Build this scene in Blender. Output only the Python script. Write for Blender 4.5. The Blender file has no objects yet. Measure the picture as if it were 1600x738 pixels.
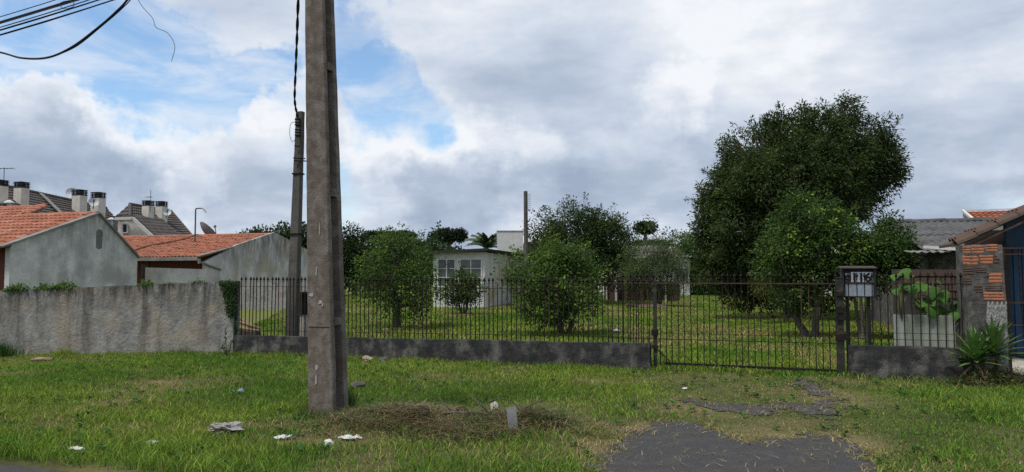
import bpy, math, random
import numpy as np
from mathutils import Vector, Matrix, noise as mnoise

SC = bpy.context.scene
R = math.radians
random.seed(7)
rng = np.random.default_rng(7)

# ------------------------------------------------------------------ camera
FPX, PITCH, EYE = 1160.0, math.atan(61 / 1160.0), 1.6
cam_d = bpy.data.cameras.new("camera")
cam_d.sensor_width = 36.0
cam_d.lens = FPX / 1600.0 * 36.0
cam_d.clip_start = 0.05
cam_d.clip_end = 3000
cam = bpy.data.objects.new("camera", cam_d)
SC.collection.objects.link(cam)
cam.location = (0, 0, EYE)
cam.rotation_euler = (R(90) + PITCH, 0, 0)
SC.camera = cam

# ------------------------------------------------------------------ light
SUN_EL, SUN_AZ = R(64), R(235)          # azimuth: clockwise from +Y (camera looks along +Y)
to_sun = Vector((math.sin(SUN_AZ) * math.cos(SUN_EL), math.cos(SUN_AZ) * math.cos(SUN_EL), math.sin(SUN_EL)))
sun_d = bpy.data.lights.new("sun", "SUN")
sun_d.energy = 3.0
sun_d.angle = R(10)
sun_d.color = (1.0, 0.95, 0.87)
sun = bpy.data.objects.new("sun", sun_d)
SC.collection.objects.link(sun)
sun.rotation_euler = (-to_sun).to_track_quat('-Z', 'Y').to_euler()
sun.location = (0, 0, 60)
SC.view_settings.view_transform = 'Standard'
SC.view_settings.look = 'None'
SC.view_settings.gamma = 1.0
SC.view_settings.exposure = 0.22
SC.view_settings.use_curve_mapping = False
SC.cycles.use_denoising = False
SC.cycles.max_bounces = 6
SC.cycles.transparent_max_bounces = 8

world = bpy.data.worlds.new("World")
SC.world = world
world.use_nodes = True


def ray(px, py):
    u = (px - 800) / FPX
    v = (369 - py) / FPX
    return Vector((u, math.cos(PITCH) - v * math.sin(PITCH), math.sin(PITCH) + v * math.cos(PITCH)))


def build_sky():
    nt = world.node_tree
    N, L = nt.nodes, nt.links
    N.clear()
    out = N.new("ShaderNodeOutputWorld")
    bg = N.new("ShaderNodeBackground")
    bg.inputs["Strength"].default_value = 0.1
    L.new(bg.outputs[0], out.inputs[0])
    sky = N.new("ShaderNodeTexSky")
    sky.sky_type = 'NISHITA'
    sky.sun_disc = False
    sky.sun_elevation = SUN_EL
    sky.sun_rotation = SUN_AZ
    sky.air_density = 1.0
    sky.dust_density = 0.6
    sky.ozone_density = 1.0
    tc = N.new("ShaderNodeTexCoord")

    def vm(op, a, b=None, s=None):
        n = N.new("ShaderNodeVectorMath")
        n.operation = op
        for i, x in enumerate((a, b)):
            if x is None:
                continue
            if hasattr(x, "is_output"):
                L.new(x, n.inputs[i])
            else:
                n.inputs[i].default_value = x
        if s is not None:
            if hasattr(s, "is_output"):
                L.new(s, n.inputs["Scale"])
            else:
                n.inputs["Scale"].default_value = s
        return n.outputs["Value"] if op == 'DOT_PRODUCT' else n.outputs[0]

    def ma(op, a, b=None, c=None, clamp=False):
        n = N.new("ShaderNodeMath")
        n.operation = op
        n.use_clamp = clamp
        for i, x in enumerate((a, b, c)):
            if x is None:
                continue
            if hasattr(x, "is_output"):
                L.new(x, n.inputs[i])
            else:
                n.inputs[i].default_value = x
        return n.outputs[0]

    def mr(x, a, b, c=0.0, d=1.0):
        n = N.new("ShaderNodeMapRange")
        n.interpolation_type = 'SMOOTHSTEP'
        L.new(x, n.inputs[0])
        for i, k in enumerate((a, b, c, d)):
            n.inputs[i + 1].default_value = k
        return n.outputs[0]

    def noise(v, scale, detail, rough, dist=0.0):
        n = N.new("ShaderNodeTexNoise")
        n.inputs["Scale"].default_value = scale
        n.inputs["Detail"].default_value = detail
        n.inputs["Roughness"].default_value = rough
        n.inputs["Distortion"].default_value = dist
        L.new(v, n.inputs["Vector"])
        return n

    d = vm('NORMALIZE', tc.outputs["Generated"])
    w1 = noise(d, 5.5, 8, 0.62)
    wv = vm('SUBTRACT', w1.outputs["Color"], (0.5, 0.5, 0.5))
    dw = vm('NORMALIZE', vm('ADD', d, vm('SCALE', wv, None, 0.27)))
    sep = N.new("ShaderNodeSeparateXYZ")
    L.new(d, sep.inputs[0])
    z = ma('MAXIMUM', sep.outputs[2], 0.0)
    den = ma('ADD', z, 0.30)
    cmb = N.new("ShaderNodeCombineXYZ")
    L.new(ma('DIVIDE', sep.outputs[0], den), cmb.inputs[0])
    L.new(ma('DIVIDE', sep.outputs[1], den), cmb.inputs[1])
    L.new(ma('MULTIPLY', z, 3.0), cmb.inputs[2])
    P = cmb.outputs[0]

    def blob(px, py, rad, soft=1.0):
        v = ray(px, py).normalized()
        dp = vm('DOT_PRODUCT', dw, tuple(v))
        return mr(dp, math.cos(rad), math.cos(rad * 0.15))

    n1 = noise(P, 1.9, 10, 0.58, 0.1)
    dens = ma('ADD', n1.outputs["Fac"], 0.10)
    for px, py, r_, a in BLUE_GAPS:
        dens = ma('SUBTRACT', dens, ma('MULTIPLY', blob(px, py, r_), a))
    for px, py, r_, a in CLOUD_MASSES:
        dens = ma('ADD', dens, ma('MULTIPLY', blob(px, py, r_), a))
    cover = mr(dens, 0.29, 0.62)
    nv = noise(vm('ADD', P, (1.1, 8.2, 2.0)), 3.4, 9, 0.6, 0.5)
    cover = ma('MAXIMUM', cover, mr(nv.outputs["Fac"], 0.38, 0.68, 0.0, 0.62))
    n2 = noise(vm('ADD', P, (3.7, 1.3, 0.4)), 1.5, 7, 0.50, 0.15)
    n3 = noise(vm('ADD', P, (7.7, 5.3, 1.4)), 6.0, 9, 0.6, 0.1)
    sh = ma('ADD', ma('MULTIPLY', ma('SUBTRACT', n2.outputs["Fac"], 0.5), 1.9), 0.60)
    sh = ma('ADD', sh, ma('MULTIPLY', ma('SUBTRACT', n3.outputs["Fac"], 0.5), 0.60))
    for px, py, r_, a in BRIGHT:
        sh = ma('ADD', sh, ma('MULTIPLY', blob(px, py, r_), a))
    # thin edges of a cloud let more light through
    sh = ma('ADD', sh, ma('MULTIPLY', ma('SUBTRACT', 0.75, dens), 0.5))
    ramp = N.new("ShaderNodeValToRGB")
    L.new(ma('MULTIPLY_ADD', sh, 1.0, 0.0, clamp=True), ramp.inputs[0])
    e = ramp.color_ramp.elements
    e[0].position, e[0].color = 0.0, (0.35, 0.425, 0.56, 1)
    e[1].position, e[1].color = 1.0, (0.90, 0.925, 0.965, 1)
    for pos, col in ((0.35, (0.46, 0.54, 0.67, 1)), (0.65, (0.63, 0.70, 0.81, 1))):
        k = e.new(pos)
        k.color = col
    cl = vm('SCALE', ramp.outputs[0], None, 8.6)
    sk = vm('MULTIPLY', sky.outputs[0], SKY_TINT)
    mix = N.new("ShaderNodeMix")
    mix.data_type = 'RGBA'
    L.new(cover, mix.inputs[0])
    L.new(sk, mix.inputs[6])
    L.new(cl, mix.inputs[7])
    L.new(mix.outputs[2], bg.inputs["Color"])


SKY_TINT = (1.25, 1.42, 1.50)
BLUE_GAPS = [(265, 150, 0.085, 0.30), (130, 75, 0.10, 0.26), (610, 165, 0.09, 0.32), (560, 70, 0.08, 0.22), (20, 60, 0.08, 0.24), (330, 110, 0.09, 0.14), (690, 205, 0.06, 0.18), (470, 250, 0.05, 0.10),
             (400, 150, 0.06, 0.20), (440, 130, 0.05, 0.2), (935, 245, 0.045, 0.24), (-150, 120, 0.1, 0.2)]
CLOUD_MASSES = [(1150, 120, 0.40, 0.22), (110, 230, 0.12, 0.22), (330, 290, 0.14, 0.2), (760, 300, 0.22, 0.2), (380, 60, 0.07, 0.12), (800, 60, 0.15, 0.15)]
BRIGHT = [(120, 140, 0.10, 0.45), (230, 215, 0.05, 0.2), (690, 240, 0.10, 0.38), (560, 230, 0.06, 0.3), (820, 225, 0.06, 0.25), (300, 240, 0.06, 0.25), (820, 110, 0.16, 0.25), (1130, 40, 0.16, 0.28), (1010, 270, 0.08, 0.2),
          (1160, 100, 0.08, -0.2), (1040, 160, 0.05, 0.25), (90, 235, 0.10, -0.5), (690, 330, 0.10, -0.5), (420, 330, 0.10, -0.15), (950, 330, 0.1, -0.25), (870, 170, 0.08, -0.08),
          (760, 50, 0.06, -0.1), (1080, 220, 0.08, -0.15), (1500, 260, 0.12, -0.2), (1480, 310, 0.07, -0.15)]
build_sky()


# ------------------------------------------------------------------ helpers
def G(px, py, z=0.0):
    d = ray(px, py)
    t = (z - EYE) / d.z
    return Vector((d.x * t, d.y * t, z))


def AT(px, py, Y):
    d = ray(px, py)
    t = Y / d.y
    return Vector((d.x * t, Y, EYE + d.z * t))


def hash2(ix, iy, seed):
    h = (ix.astype(np.int64) * 374761393 + iy.astype(np.int64) * 668265263 + seed * 974634541) & 0xffffffff
    h = ((h ^ (h >> 13)) * 1274126177) & 0xffffffff
    h = h ^ (h >> 16)
    return (h & 0xffff) / 65535.0


def vnoise(x, y, seed=0):
    x = np.asarray(x, float)
    y = np.asarray(y, float)
    ix, iy = np.floor(x), np.floor(y)
    fx, fy = x - ix, y - iy
    fx = fx * fx * (3 - 2 * fx)
    fy = fy * fy * (3 - 2 * fy)
    a, b = hash2(ix, iy, seed), hash2(ix + 1, iy, seed)
    c, d = hash2(ix, iy + 1, seed), hash2(ix + 1, iy + 1, seed)
    return (a * (1 - fx) + b * fx) * (1 - fy) + (c * (1 - fx) + d * fx) * fy


def fbm(x, y, seed=0, oct_=4):
    s, a, t = 0, 1.0, 0
    for o in range(oct_):
        s = s + a * vnoise(np.asarray(x) * 2 ** o, np.asarray(y) * 2 ** o, seed + o)
        t += a
        a *= 0.5
    return s / t


def sstep(a, b, x):
    t = np.clip((np.asarray(x, float) - a) / (b - a), 0, 1)
    return t * t * (3 - 2 * t)


# ------------------------------------------------------------------ materials
MATS = {}


def mat(name, c1, c2=None, scale=6.0, c3=None, scale3=1.2, amt3=0.5, rough=0.85, bump=0.0, bscale=40.0, metal=0.0,
        streak=None, topdirt=None, spec=0.3, attr=None, transl=0.0, coords="Object", bdist=0.02):
    if name in MATS:
        return MATS[name]
    m = bpy.data.materials.new(name)
    m.use_nodes = True
    nt = m.node_tree
    N, L = nt.nodes, nt.links
    N.clear()
    out = N.new("ShaderNodeOutputMaterial")
    b = N.new("ShaderNodeBsdfPrincipled")
    b.inputs["Roughness"].default_value = rough
    b.inputs["Metallic"].default_value = metal
    b.inputs["Specular IOR Level"].default_value = spec
    tc = N.new("ShaderNodeTexCoord")
    vec = tc.outputs[coords]

    def noise(v, s, det=5, ro=0.6):
        n = N.new("ShaderNodeTexNoise")
        n.inputs["Scale"].default_value = s
        n.inputs["Detail"].default_value = det
        n.inputs["Roughness"].default_value = ro
        L.new(v, n.inputs["Vector"])
        return n.outputs["Fac"]

    def mr(x, lo, hi, a=0.0, c=1.0):
        n = N.new("ShaderNodeMapRange")
        L.new(x, n.inputs[0])
        for i, k in enumerate((lo, hi, a, c)):
            n.inputs[i + 1].default_value = k
        return n.outputs[0]

    def mix(f, a, c, mode='MIX'):
        n = N.new("ShaderNodeMix")
        n.data_type = 'RGBA'
        n.blend_type = mode
        for i, x in ((0, f), (6, a), (7, c)):
            if hasattr(x, "is_output"):
                L.new(x, n.inputs[i])
            elif i == 0:
                n.inputs[0].default_value = x
            else:
                n.inputs[i].default_value = (*x[:3], 1)
        return n.outputs[2]

    def mul(a, c):
        n = N.new("ShaderNodeMath")
        n.operation = 'MULTIPLY'
        n.use_clamp = True
        for i, x in enumerate((a, c)):
            if hasattr(x, "is_output"):
                L.new(x, n.inputs[i])
            else:
                n.inputs[i].default_value = x
        return n.outputs[0]

    if attr:
        at = N.new("ShaderNodeAttribute")
        at.attribute_name = attr
        col = at.outputs["Color"]
        if c2 is not None:
            col = mix(mr(noise(vec, scale), 0.3, 0.7, 0.0, 1.0), mix(1.0, col, c1, 'MULTIPLY'), mix(1.0, col, c2, 'MULTIPLY'))
    elif c2 is not None:
        col = mix(mr(noise(vec, scale), 0.32, 0.68), c1, c2)
    else:
        rgb = N.new("ShaderNodeRGB")
        rgb.outputs[0].default_value = (*c1[:3], 1)
        col = rgb.outputs[0]
    if c3 is not None:
        col = mix(mul(mr(noise(vec, scale3, 6, 0.62), 0.47, 0.62), amt3), col, c3)
    if streak is not None:
        sc, amt, lo, hi = streak[:4]
        mp = N.new("ShaderNodeMapping")
        mp.inputs["Scale"].default_value = (streak[4] if len(streak) > 4 else 5.0,) * 2 + (0.55,)
        L.new(vec, mp.inputs["Vector"])
        col = mix(mul(mr(noise(mp.outputs[0], 1.0, 6, 0.65), lo, hi), amt), col, sc)
    if topdirt is not None:
        dc, z0, z1, amt = topdirt
        sp = N.new("ShaderNodeSeparateXYZ")
        L.new(vec, sp.inputs[0])
        mp = N.new("ShaderNodeMapping")
        mp.inputs["Scale"].default_value = (4.0, 4.0, 0.8)
        L.new(vec, mp.inputs["Vector"])
        f = mul(mr(sp.outputs[2], z0, z1), mr(noise(mp.outputs[0], 1.3, 6, 0.65), 0.36, 0.60))
        col = mix(mul(f, amt), col, dc)
    L.new(col, b.inputs["Base Color"])
    if bump > 0:
        bp = N.new("ShaderNodeBump")
        bp.inputs["Strength"].default_value = bump
        bp.inputs["Distance"].default_value = bdist
        L.new(noise(vec, bscale, 4, 0.65), bp.inputs["Height"])
        L.new(bp.outputs[0], b.inputs["Normal"])
    if transl > 0:
        tr = N.new("ShaderNodeBsdfTranslucent")
        L.new(col, tr.inputs["Color"])
        ms = N.new("ShaderNodeMixShader")
        ms.inputs[0].default_value = transl
        L.new(b.outputs[0], ms.inputs[1])
        L.new(tr.outputs[0], ms.inputs[2])
        L.new(ms.outputs[0], out.inputs[0])
    else:
        L.new(b.outputs[0], out.inputs[0])
    MATS[name] = m
    return m


M_grass = mat("grass_blades", (1, 1, 1), (0.8, 0.8, 0.8), scale=3, attr="Col", rough=0.65, transl=0.30, spec=0.12)
M_leaf = mat("leaf_blades", (1.25, 1.22, 1.15), (0.88, 0.88, 0.88), scale=2, attr="Col", rough=0.6, transl=0.36, spec=0.15)
M_ground = mat("ground_soil", (1.0, 1.0, 1.0), (0.62, 0.62, 0.6), scale=9, attr="Col", rough=0.95, bump=0.6, bscale=30, spec=0.1)
M_asphalt = mat("old_asphalt", (0.012, 0.012, 0.0125), (0.070, 0.069, 0.069), scale=95, c3=(0.085, 0.078, 0.066), scale3=6, amt3=0.3, rough=0.9, bump=0.8, bscale=140, bdist=0.01)
M_bark = mat("bark", (0.055, 0.045, 0.036), (0.12, 0.105, 0.09), scale=18, rough=0.95, bump=0.7, bscale=45)
M_roughwall = mat("rough_plaster", (0.15, 0.148, 0.138), (0.285, 0.28, 0.262), scale=3.0, c3=(0.27, 0.23, 0.18), scale3=1.3, amt3=0.8, rough=0.95, bump=0.6, bscale=26,
                  streak=((0.075, 0.073, 0.068), 0.8, 0.48, 0.68, 2.6), topdirt=((0.045, 0.041, 0.035), 0.70, 1.42, 1.0), spec=0.1)
M_lowwall = mat("mossy_low_wall", (0.020, 0.020, 0.0205), (0.054, 0.053, 0.051), scale=7, c3=(0.22, 0.21, 0.19), scale3=3.3, amt3=0.5, rough=0.95, bump=0.7, bscale=30,
                streak=((0.035, 0.036, 0.038), 0.7, 0.45, 0.6), spec=0.1)
M_house_plaster = mat("house_plaster", (0.38, 0.378, 0.365), (0.58, 0.575, 0.555), scale=2.2, c3=(0.27, 0.268, 0.26), scale3=0.9, amt3=0.75, rough=0.95, bump=0.3, bscale=25,
                      streak=((0.22, 0.23, 0.225), 0.35, 0.48, 0.70, 1.6), topdirt=((0.12, 0.12, 0.115), 2.0, 3.8, 0.75), spec=0.1)
M_house_plaster2 = mat("house_plaster_stained", (0.40, 0.395, 0.38), (0.56, 0.555, 0.54), scale=1.3, c3=(0.33, 0.28, 0.20), scale3=0.7, amt3=0.7, rough=0.95, bump=0.3, bscale=25,
                       streak=((0.16, 0.165, 0.16), 0.5, 0.48, 0.68, 1.6), topdirt=((0.09, 0.088, 0.08), 1.6, 3.4, 0.85), spec=0.1)
M_terracotta = mat("terracotta", (0.25, 0.088, 0.050), (0.37, 0.138, 0.080), scale=2.6, c3=(0.13, 0.07, 0.05), scale3=1.1, amt3=0.55, rough=0.9, bump=0.3, bscale=40)
M_terra_dark = mat("terracotta_gap", (0.10, 0.042, 0.026), (0.16, 0.06, 0.036), scale=5, rough=0.95)
M_darktile = mat("dark_tile", (0.052, 0.045, 0.040), (0.098, 0.084, 0.075), scale=2.0, c3=(0.05, 0.045, 0.042), scale3=0.7, amt3=0.6, rough=0.9, bump=0.4, bscale=18)
M_cream = mat("cream_paint", (0.52, 0.49, 0.43), (0.60, 0.57, 0.51), scale=2, c3=(0.38, 0.35, 0.30), scale3=1.2, amt3=0.5, rough=0.9)
M_white = mat("weathered_white_paint", (0.46, 0.46, 0.45), (0.58, 0.58, 0.57), scale=3, c3=(0.45, 0.44, 0.42), scale3=1.5, amt3=0.5, rough=0.8)
M_peel = mat("peeling_white_board", (0.46, 0.46, 0.45), (0.58, 0.575, 0.56), scale=4, c3=(0.42, 0.29, 0.17), scale3=1.0, amt3=0.9, rough=0.9,
             streak=((0.36, 0.35, 0.33), 0.5, 0.52, 0.7))
M_conc_pole = mat("pole_concrete", (0.105, 0.084, 0.068), (0.165, 0.138, 0.114), scale=9, c3=(0.27, 0.255, 0.235), scale3=4.5, amt3=0.35, rough=0.95, bump=0.5, bscale=60,
                  streak=((0.082, 0.072, 0.064), 0.6, 0.5, 0.7), spec=0.15)
M_grey_wood = mat("weathered_post", (0.060, 0.057, 0.051), (0.115, 0.108, 0.096), scale=7, rough=0.95, bump=0.4, bscale=50, streak=((0.055, 0.053, 0.05), 0.8, 0.45, 0.6))
M_iron = mat("dark_iron", (0.008, 0.008, 0.008), (0.020, 0.018, 0.016), scale=30, c3=(0.055, 0.030, 0.020), scale3=14, amt3=0.45, rough=0.85, spec=0.12)
M_rust = mat("rusty_iron", (0.045, 0.020, 0.016), (0.085, 0.042, 0.032), scale=22, c3=(0.03, 0.027, 0.025), scale3=8, amt3=0.6, rough=0.85)
M_green_iron = mat("greenish_iron_post", (0.012, 0.015, 0.014), (0.028, 0.032, 0.029), scale=18, c3=(0.10, 0.055, 0.035), scale3=9, amt3=0.5, rough=0.8)
M_cable = mat("black_cable", (0.012, 0.012, 0.014), (0.022, 0.022, 0.025), scale=20, rough=0.6)
M_thinwire = mat("grey_wire", (0.16, 0.17, 0.18), (0.22, 0.22, 0.23), scale=20, rough=0.6)
M_fibro = mat("fibre_cement", (0.060, 0.061, 0.063), (0.110, 0.110, 0.110), scale=3, c3=(0.055, 0.055, 0.055), scale3=1.2, amt3=0.7, rough=0.95, bump=0.3, bscale=30)
M_fibro_light = mat("fibre_cement_light", (0.15, 0.147, 0.14), (0.235, 0.23, 0.215), scale=3, c3=(0.12, 0.115, 0.10), scale3=1.0, amt3=0.6, rough=0.95)
M_glass = mat("dim_window_glass", (0.05, 0.052, 0.055), (0.12, 0.122, 0.125), scale=1.5, rough=0.12, spec=0.5)
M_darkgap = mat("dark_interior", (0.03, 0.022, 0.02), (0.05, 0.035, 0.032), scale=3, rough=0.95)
M_maroon = mat("maroon_paint", (0.10, 0.035, 0.028), (0.13, 0.045, 0.036), scale=3, rough=0.85)
M_brown = mat("brown_wood", (0.055, 0.035, 0.025), (0.10, 0.063, 0.045), scale=8, rough=0.9, bump=0.3, bscale=30)
M_brick = mat("clay_brick", (0.30, 0.105, 0.055), (0.42, 0.17, 0.09), scale=9, c3=(0.13, 0.075, 0.055), scale3=9, amt3=0.75, rough=0.9, bump=0.4, bscale=70)
M_darkbrick = mat("sooty_shaded_brick", (0.065, 0.042, 0.034), (0.12, 0.068, 0.05), scale=7, c3=(0.04, 0.038, 0.035), scale3=2.5, amt3=0.8, rough=0.95, bump=0.4, bscale=50)  # soot on the pillar bricks; on the low wall also painted tree shade
M_render = mat("dark_render", (0.038, 0.036, 0.034), (0.105, 0.10, 0.094), scale=6, c3=(0.21, 0.20, 0.185), scale3=4.2, amt3=0.55, rough=0.95, bump=0.6, bscale=35)
M_render_light = mat("coarse_grey_render", (0.20, 0.20, 0.195), (0.34, 0.335, 0.325), scale=11, c3=(0.11, 0.108, 0.104), scale3=3, amt3=0.5, rough=0.95, bump=1.0, bscale=35)
M_blue = mat("blue_paint", (0.009, 0.034, 0.075), (0.016, 0.052, 0.105), scale=3, rough=0.6)
M_pave = mat("pale_paving", (0.30, 0.27, 0.24), (0.42, 0.39, 0.35), scale=4, rough=0.9, bump=0.2)
M_panel = mat("pale_green_panel", (0.25, 0.275, 0.23), (0.36, 0.38, 0.33), scale=3, c3=(0.13, 0.16, 0.10), scale3=3, amt3=0.7, rough=0.6, streak=((0.14, 0.15, 0.11), 0.6, 0.5, 0.66))
M_plastic = mat("white_plastic", (0.50, 0.51, 0.52), (0.66, 0.66, 0.66), scale=14, c3=(0.42, 0.40, 0.37), scale3=9, amt3=0.4, rough=0.5)
M_stone = mat("pale_stone", (0.32, 0.30, 0.27), (0.47, 0.44, 0.40), scale=14, c3=(0.2, 0.17, 0.13), scale3=6, amt3=0.5, rough=0.95, bump=0.5, bscale=50)
M_signwhite = mat("white_plate", (0.74, 0.75, 0.76), (0.82, 0.82, 0.82), scale=9, rough=0.6)
M_signgrey = mat("blue_grey_plate", (0.22, 0.26, 0.32), (0.30, 0.34, 0.40), scale=14, c3=(0.14, 0.15, 0.17), scale3=8, amt3=0.4, rough=0.6)
M_black = mat("black_paint", (0.012, 0.012, 0.013), (0.022, 0.022, 0.024), scale=10, rough=0.6)
M_greyboard = mat("grey_board", (0.11, 0.11, 0.11), (0.18, 0.18, 0.178), scale=10, rough=0.9, bump=0.3)
M_dish = mat("dish_grey", (0.42, 0.43, 0.44), (0.52, 0.53, 0.53), scale=4, rough=0.7)
M_log = mat("split_wood", (0.20, 0.125, 0.08), (0.34, 0.24, 0.17), scale=9, c3=(0.08, 0.05, 0.035), scale3=5, amt3=0.5, rough=0.95)


# ------------------------------------------------------------------ mesh tools
class MB:
    def __init__(s):
        s.v, s.f, s.m = [], [], []

    def face(s, pts, m=0):
        i = len(s.v)
        s.v += [tuple(p) for p in pts]
        s.f.append(tuple(range(i, i + len(pts))))
        s.m.append(m)
        return s

    def add(s, vs, fs, m=0):
        i = len(s.v)
        s.v += [tuple(p) for p in vs]
        for f in fs:
            s.f.append(tuple(a + i for a in f))
            s.m.append(m)
        return s

    def box(s, x0, x1, y0, y1, z0, z1, m=0, M=None):
        vs = [Vector(p) for p in ((x0, y0, z0), (x1, y0, z0), (x1, y1, z0), (x0, y1, z0), (x0, y0, z1), (x1, y0, z1), (x1, y1, z1), (x0, y1, z1))]
        if M is not None:
            vs = [M @ p for p in vs]
        return s.add(vs, [(0, 3, 2, 1), (4, 5, 6, 7), (0, 1, 5, 4), (1, 2, 6, 5), (2, 3, 7, 6), (3, 0, 4, 7)], m)

    def bar(s, a, b, w, d=None, m=0, up=(0, 0, 1)):
        a, b = Vector(a), Vector(b)
        d = d or w
        z = (b - a).normalized()
        u = Vector(up)
        if abs(z.dot(u)) > 0.95:
            u = Vector((0, 1, 0))
        x = u.cross(z).normalized()
        y = z.cross(x)
        vs = []
        for q in (a, b):
            for i, j in ((-1, -1), (1, -1), (1, 1), (-1, 1)):
                vs.append(q + x * (i * w / 2) + y * (j * d / 2))
        return s.add(vs, [(3, 2, 1, 0), (4, 5, 6, 7), (0, 1, 5, 4), (1, 2, 6, 5), (2, 3, 7, 6), (3, 0, 4, 7)], m)

    def tube(s, pts, rad, n=8, m=0, cap=True):
        pts = [Vector(p) for p in pts]
        if not hasattr(rad, "__len__"):
            rad = [rad] * len(pts)
        i0 = len(s.v)
        pu = None
        for k, p in enumerate(pts):
            t = (pts[min(k + 1, len(pts) - 1)] - pts[max(k - 1, 0)])
            t = t.normalized() if t.length > 1e-9 else Vector((0, 0, 1))
            u = pu if pu is not None else (Vector((1, 0, 0)) if abs(t.x) < 0.8 else Vector((0, 1, 0)))
            u = (u - t * u.dot(t)).normalized()
            pu = u
            w = t.cross(u)
            for j in range(n):
                a = 2 * math.pi * j / n
                s.v.append(tuple(p + (u * math.cos(a) + w * math.sin(a)) * rad[k]))
        for k in range(len(pts) - 1):
            for j in range(n):
                a, b = i0 + k * n + j, i0 + k * n + (j + 1) % n
                s.f.append((a, b, b + n, a + n))
                s.m.append(m)
        if cap:
            s.f.append(tuple(i0 + j for j in range(n))[::-1])
            s.m.append(m)
            e = i0 + (len(pts) - 1) * n
            s.f.append(tuple(e + j for j in range(n)))
            s.m.append(m)
        return s

    def prism(s, poly, off, m=0):
        """poly: list of 3D points, off: extrusion vector"""
        n = len(poly)
        off = Vector(off)
        vs = [Vector(p) for p in poly] + [Vector(p) + off for p in poly]
        fs = [tuple(range(n)), tuple(range(2 * n - 1, n - 1, -1))]
        for i in range(n):
            j = (i + 1) % n
            fs.append((i, i + n, j + n, j))
        return s.add(vs, fs, m)

    def mesh(s, name, mats, smooth=False):
        me = bpy.data.meshes.new(name)
        me.from_pydata(s.v, [], s.f)
        for m in (mats if isinstance(mats, (list, tuple)) else [mats]):
            me.materials.append(m)
        if any(s.m):
            me.polygons.foreach_set("material_index", s.m)
        if smooth:
            me.polygons.foreach_set("use_smooth", [True] * len(me.polygons))
        me.update()
        return me

    def build(s, name, mats, parent=None, smooth=False):
        return link(name, s.mesh(name, mats, smooth), parent)


def link(name, data, parent=None, loc=None, rot=None):
    o = bpy.data.objects.new(name, data)
    SC.collection.objects.link(o)
    if parent is not None:
        o.parent = parent
    if loc is not None:
        o.location = loc
    if rot is not None:
        o.rotation_euler = rot
    return o


def tag(o, label=None, cat=None, group=None, kind=None):
    if cat and not kind:
        kind = "thing"
    for k, x in (("label", label), ("category", cat), ("group", group), ("kind", kind)):
        if x:
            o[k] = x
    return o


def thing(name, label, cat, loc=(0, 0, 0), rotz=0.0, group=None):
    return tag(link(name, None, None, loc, (0, 0, rotz)), label, cat, group)


def np_mesh(name, verts, faces, material, cols=None, parent=None, smooth=False):
    verts = np.ascontiguousarray(verts, dtype=np.float32)
    faces = np.ascontiguousarray(faces, dtype=np.int32)
    me = bpy.data.meshes.new(name)
    nv, (nf, k) = len(verts), faces.shape
    me.vertices.add(nv)
    me.vertices.foreach_set("co", verts.ravel())
    me.loops.add(nf * k)
    me.loops.foreach_set("vertex_index", faces.ravel())
    me.polygons.add(nf)
    me.polygons.foreach_set("loop_start", np.arange(0, nf * k, k, dtype=np.int32))
    if smooth:
        me.polygons.foreach_set("use_smooth", np.ones(nf, dtype=bool))
    if cols is not None:
        ca = me.color_attributes.new("Col", 'FLOAT_COLOR', 'POINT')
        c4 = np.ones((nv, 4), dtype=np.float32)
        c4[:, :3] = cols
        ca.data.foreach_set("color", c4.ravel())
    me.materials.append(material)
    me.update(calc_edges=True)
    me.validate()
    return link(name, me, parent)


# ------------------------------------------------------------------ street frame
FA = G(365, 553)
FC = G(1510, 597)
ex = (FC - FA).normalized()
ey = Vector((-ex.y, ex.x, 0))                 # into the lot
if ey.y < 0:
    ey = -ey
ROT = math.atan2(ex.y, ex.x)


def FL(s, t=0.0, z=0.0):
    return Vector((FA.x, FA.y, 0)) + ex * s + ey * t + Vector((0, 0, z))


def s_at(px, t=0.0):
    """distance along the fence line where column px meets it"""
    k = (px - 800) / FPX
    o = FL(0, t)
    # ray direction (k, cos-ish): use horizontal ratio x / y with the small pitch term ignored
    return (k * o.y - o.x) / (ex.x - k * ex.y)


def st(x, y):
    dx, dy = np.asarray(x) - FA.x, np.asarray(y) - FA.y
    return dx * ex.x + dy * ex.y, dx * ey.x + dy * ey.y


RE0, RE1 = G(0, 722), G(180, 738)
T_ROAD = 0.5 * (st(RE0.x, RE0.y)[1] + st(RE1.x, RE1.y)[1]) + 0.10

MOUNDS = [(G(635, 668), 0.85, 0.42, 0.15), (G(830, 672), 0.55, 0.32, 0.10), (G(740, 680), 0.7, 0.4, 0.05), (G(1555, 603), 0.5, 0.28, 0.14), (G(350, 680), 0.35, 0.2, 0.05)]


def gz(x, y):
    x = np.asarray(x, float)
    y = np.asarray(y, float)
    s, t = st(x, y)
    z = -0.040 * np.clip(-s, 0, 12) * sstep(-7, -2.5, t) * (1 - sstep(0.3, 2, t))
    z = z + (fbm(x * 0.9, y * 0.9, 11, 3) - 0.5) * 0.07 * sstep(T_ROAD, T_ROAD + 0.8, t)
    for c, rx, ry, h in MOUNDS:
        q = ((x - c.x) / rx) ** 2 + ((y - c.y) / ry) ** 2
        z = z + h * np.exp(-q * 1.4) * (0.75 + 0.5 * vnoise(x * 5, y * 5, 5))
    z = z + np.where(t > 1, (fbm(x * 0.35, y * 0.35, 17, 3) - 0.5) * 0.16, 0) * sstep(1, 4, t)
    z = z - 0.05 * (1 - sstep(T_ROAD - 0.25, T_ROAD - 0.02, t))
    return z


def gzf(p):
    return float(gz(np.array([p.x]), np.array([p.y]))[0])


def inpoly(x, y, poly):
    ins = np.zeros(np.shape(x), bool)
    n = len(poly)
    for i in range(n):
        x0, y0 = poly[i]
        x1, y1 = poly[(i + 1) % n]
        c = ((y0 > y) != (y1 > y)) & (x < (x1 - x0) * (y - y0) / (y1 - y0 + 1e-12) + x0)
        ins ^= c
    return ins


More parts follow.
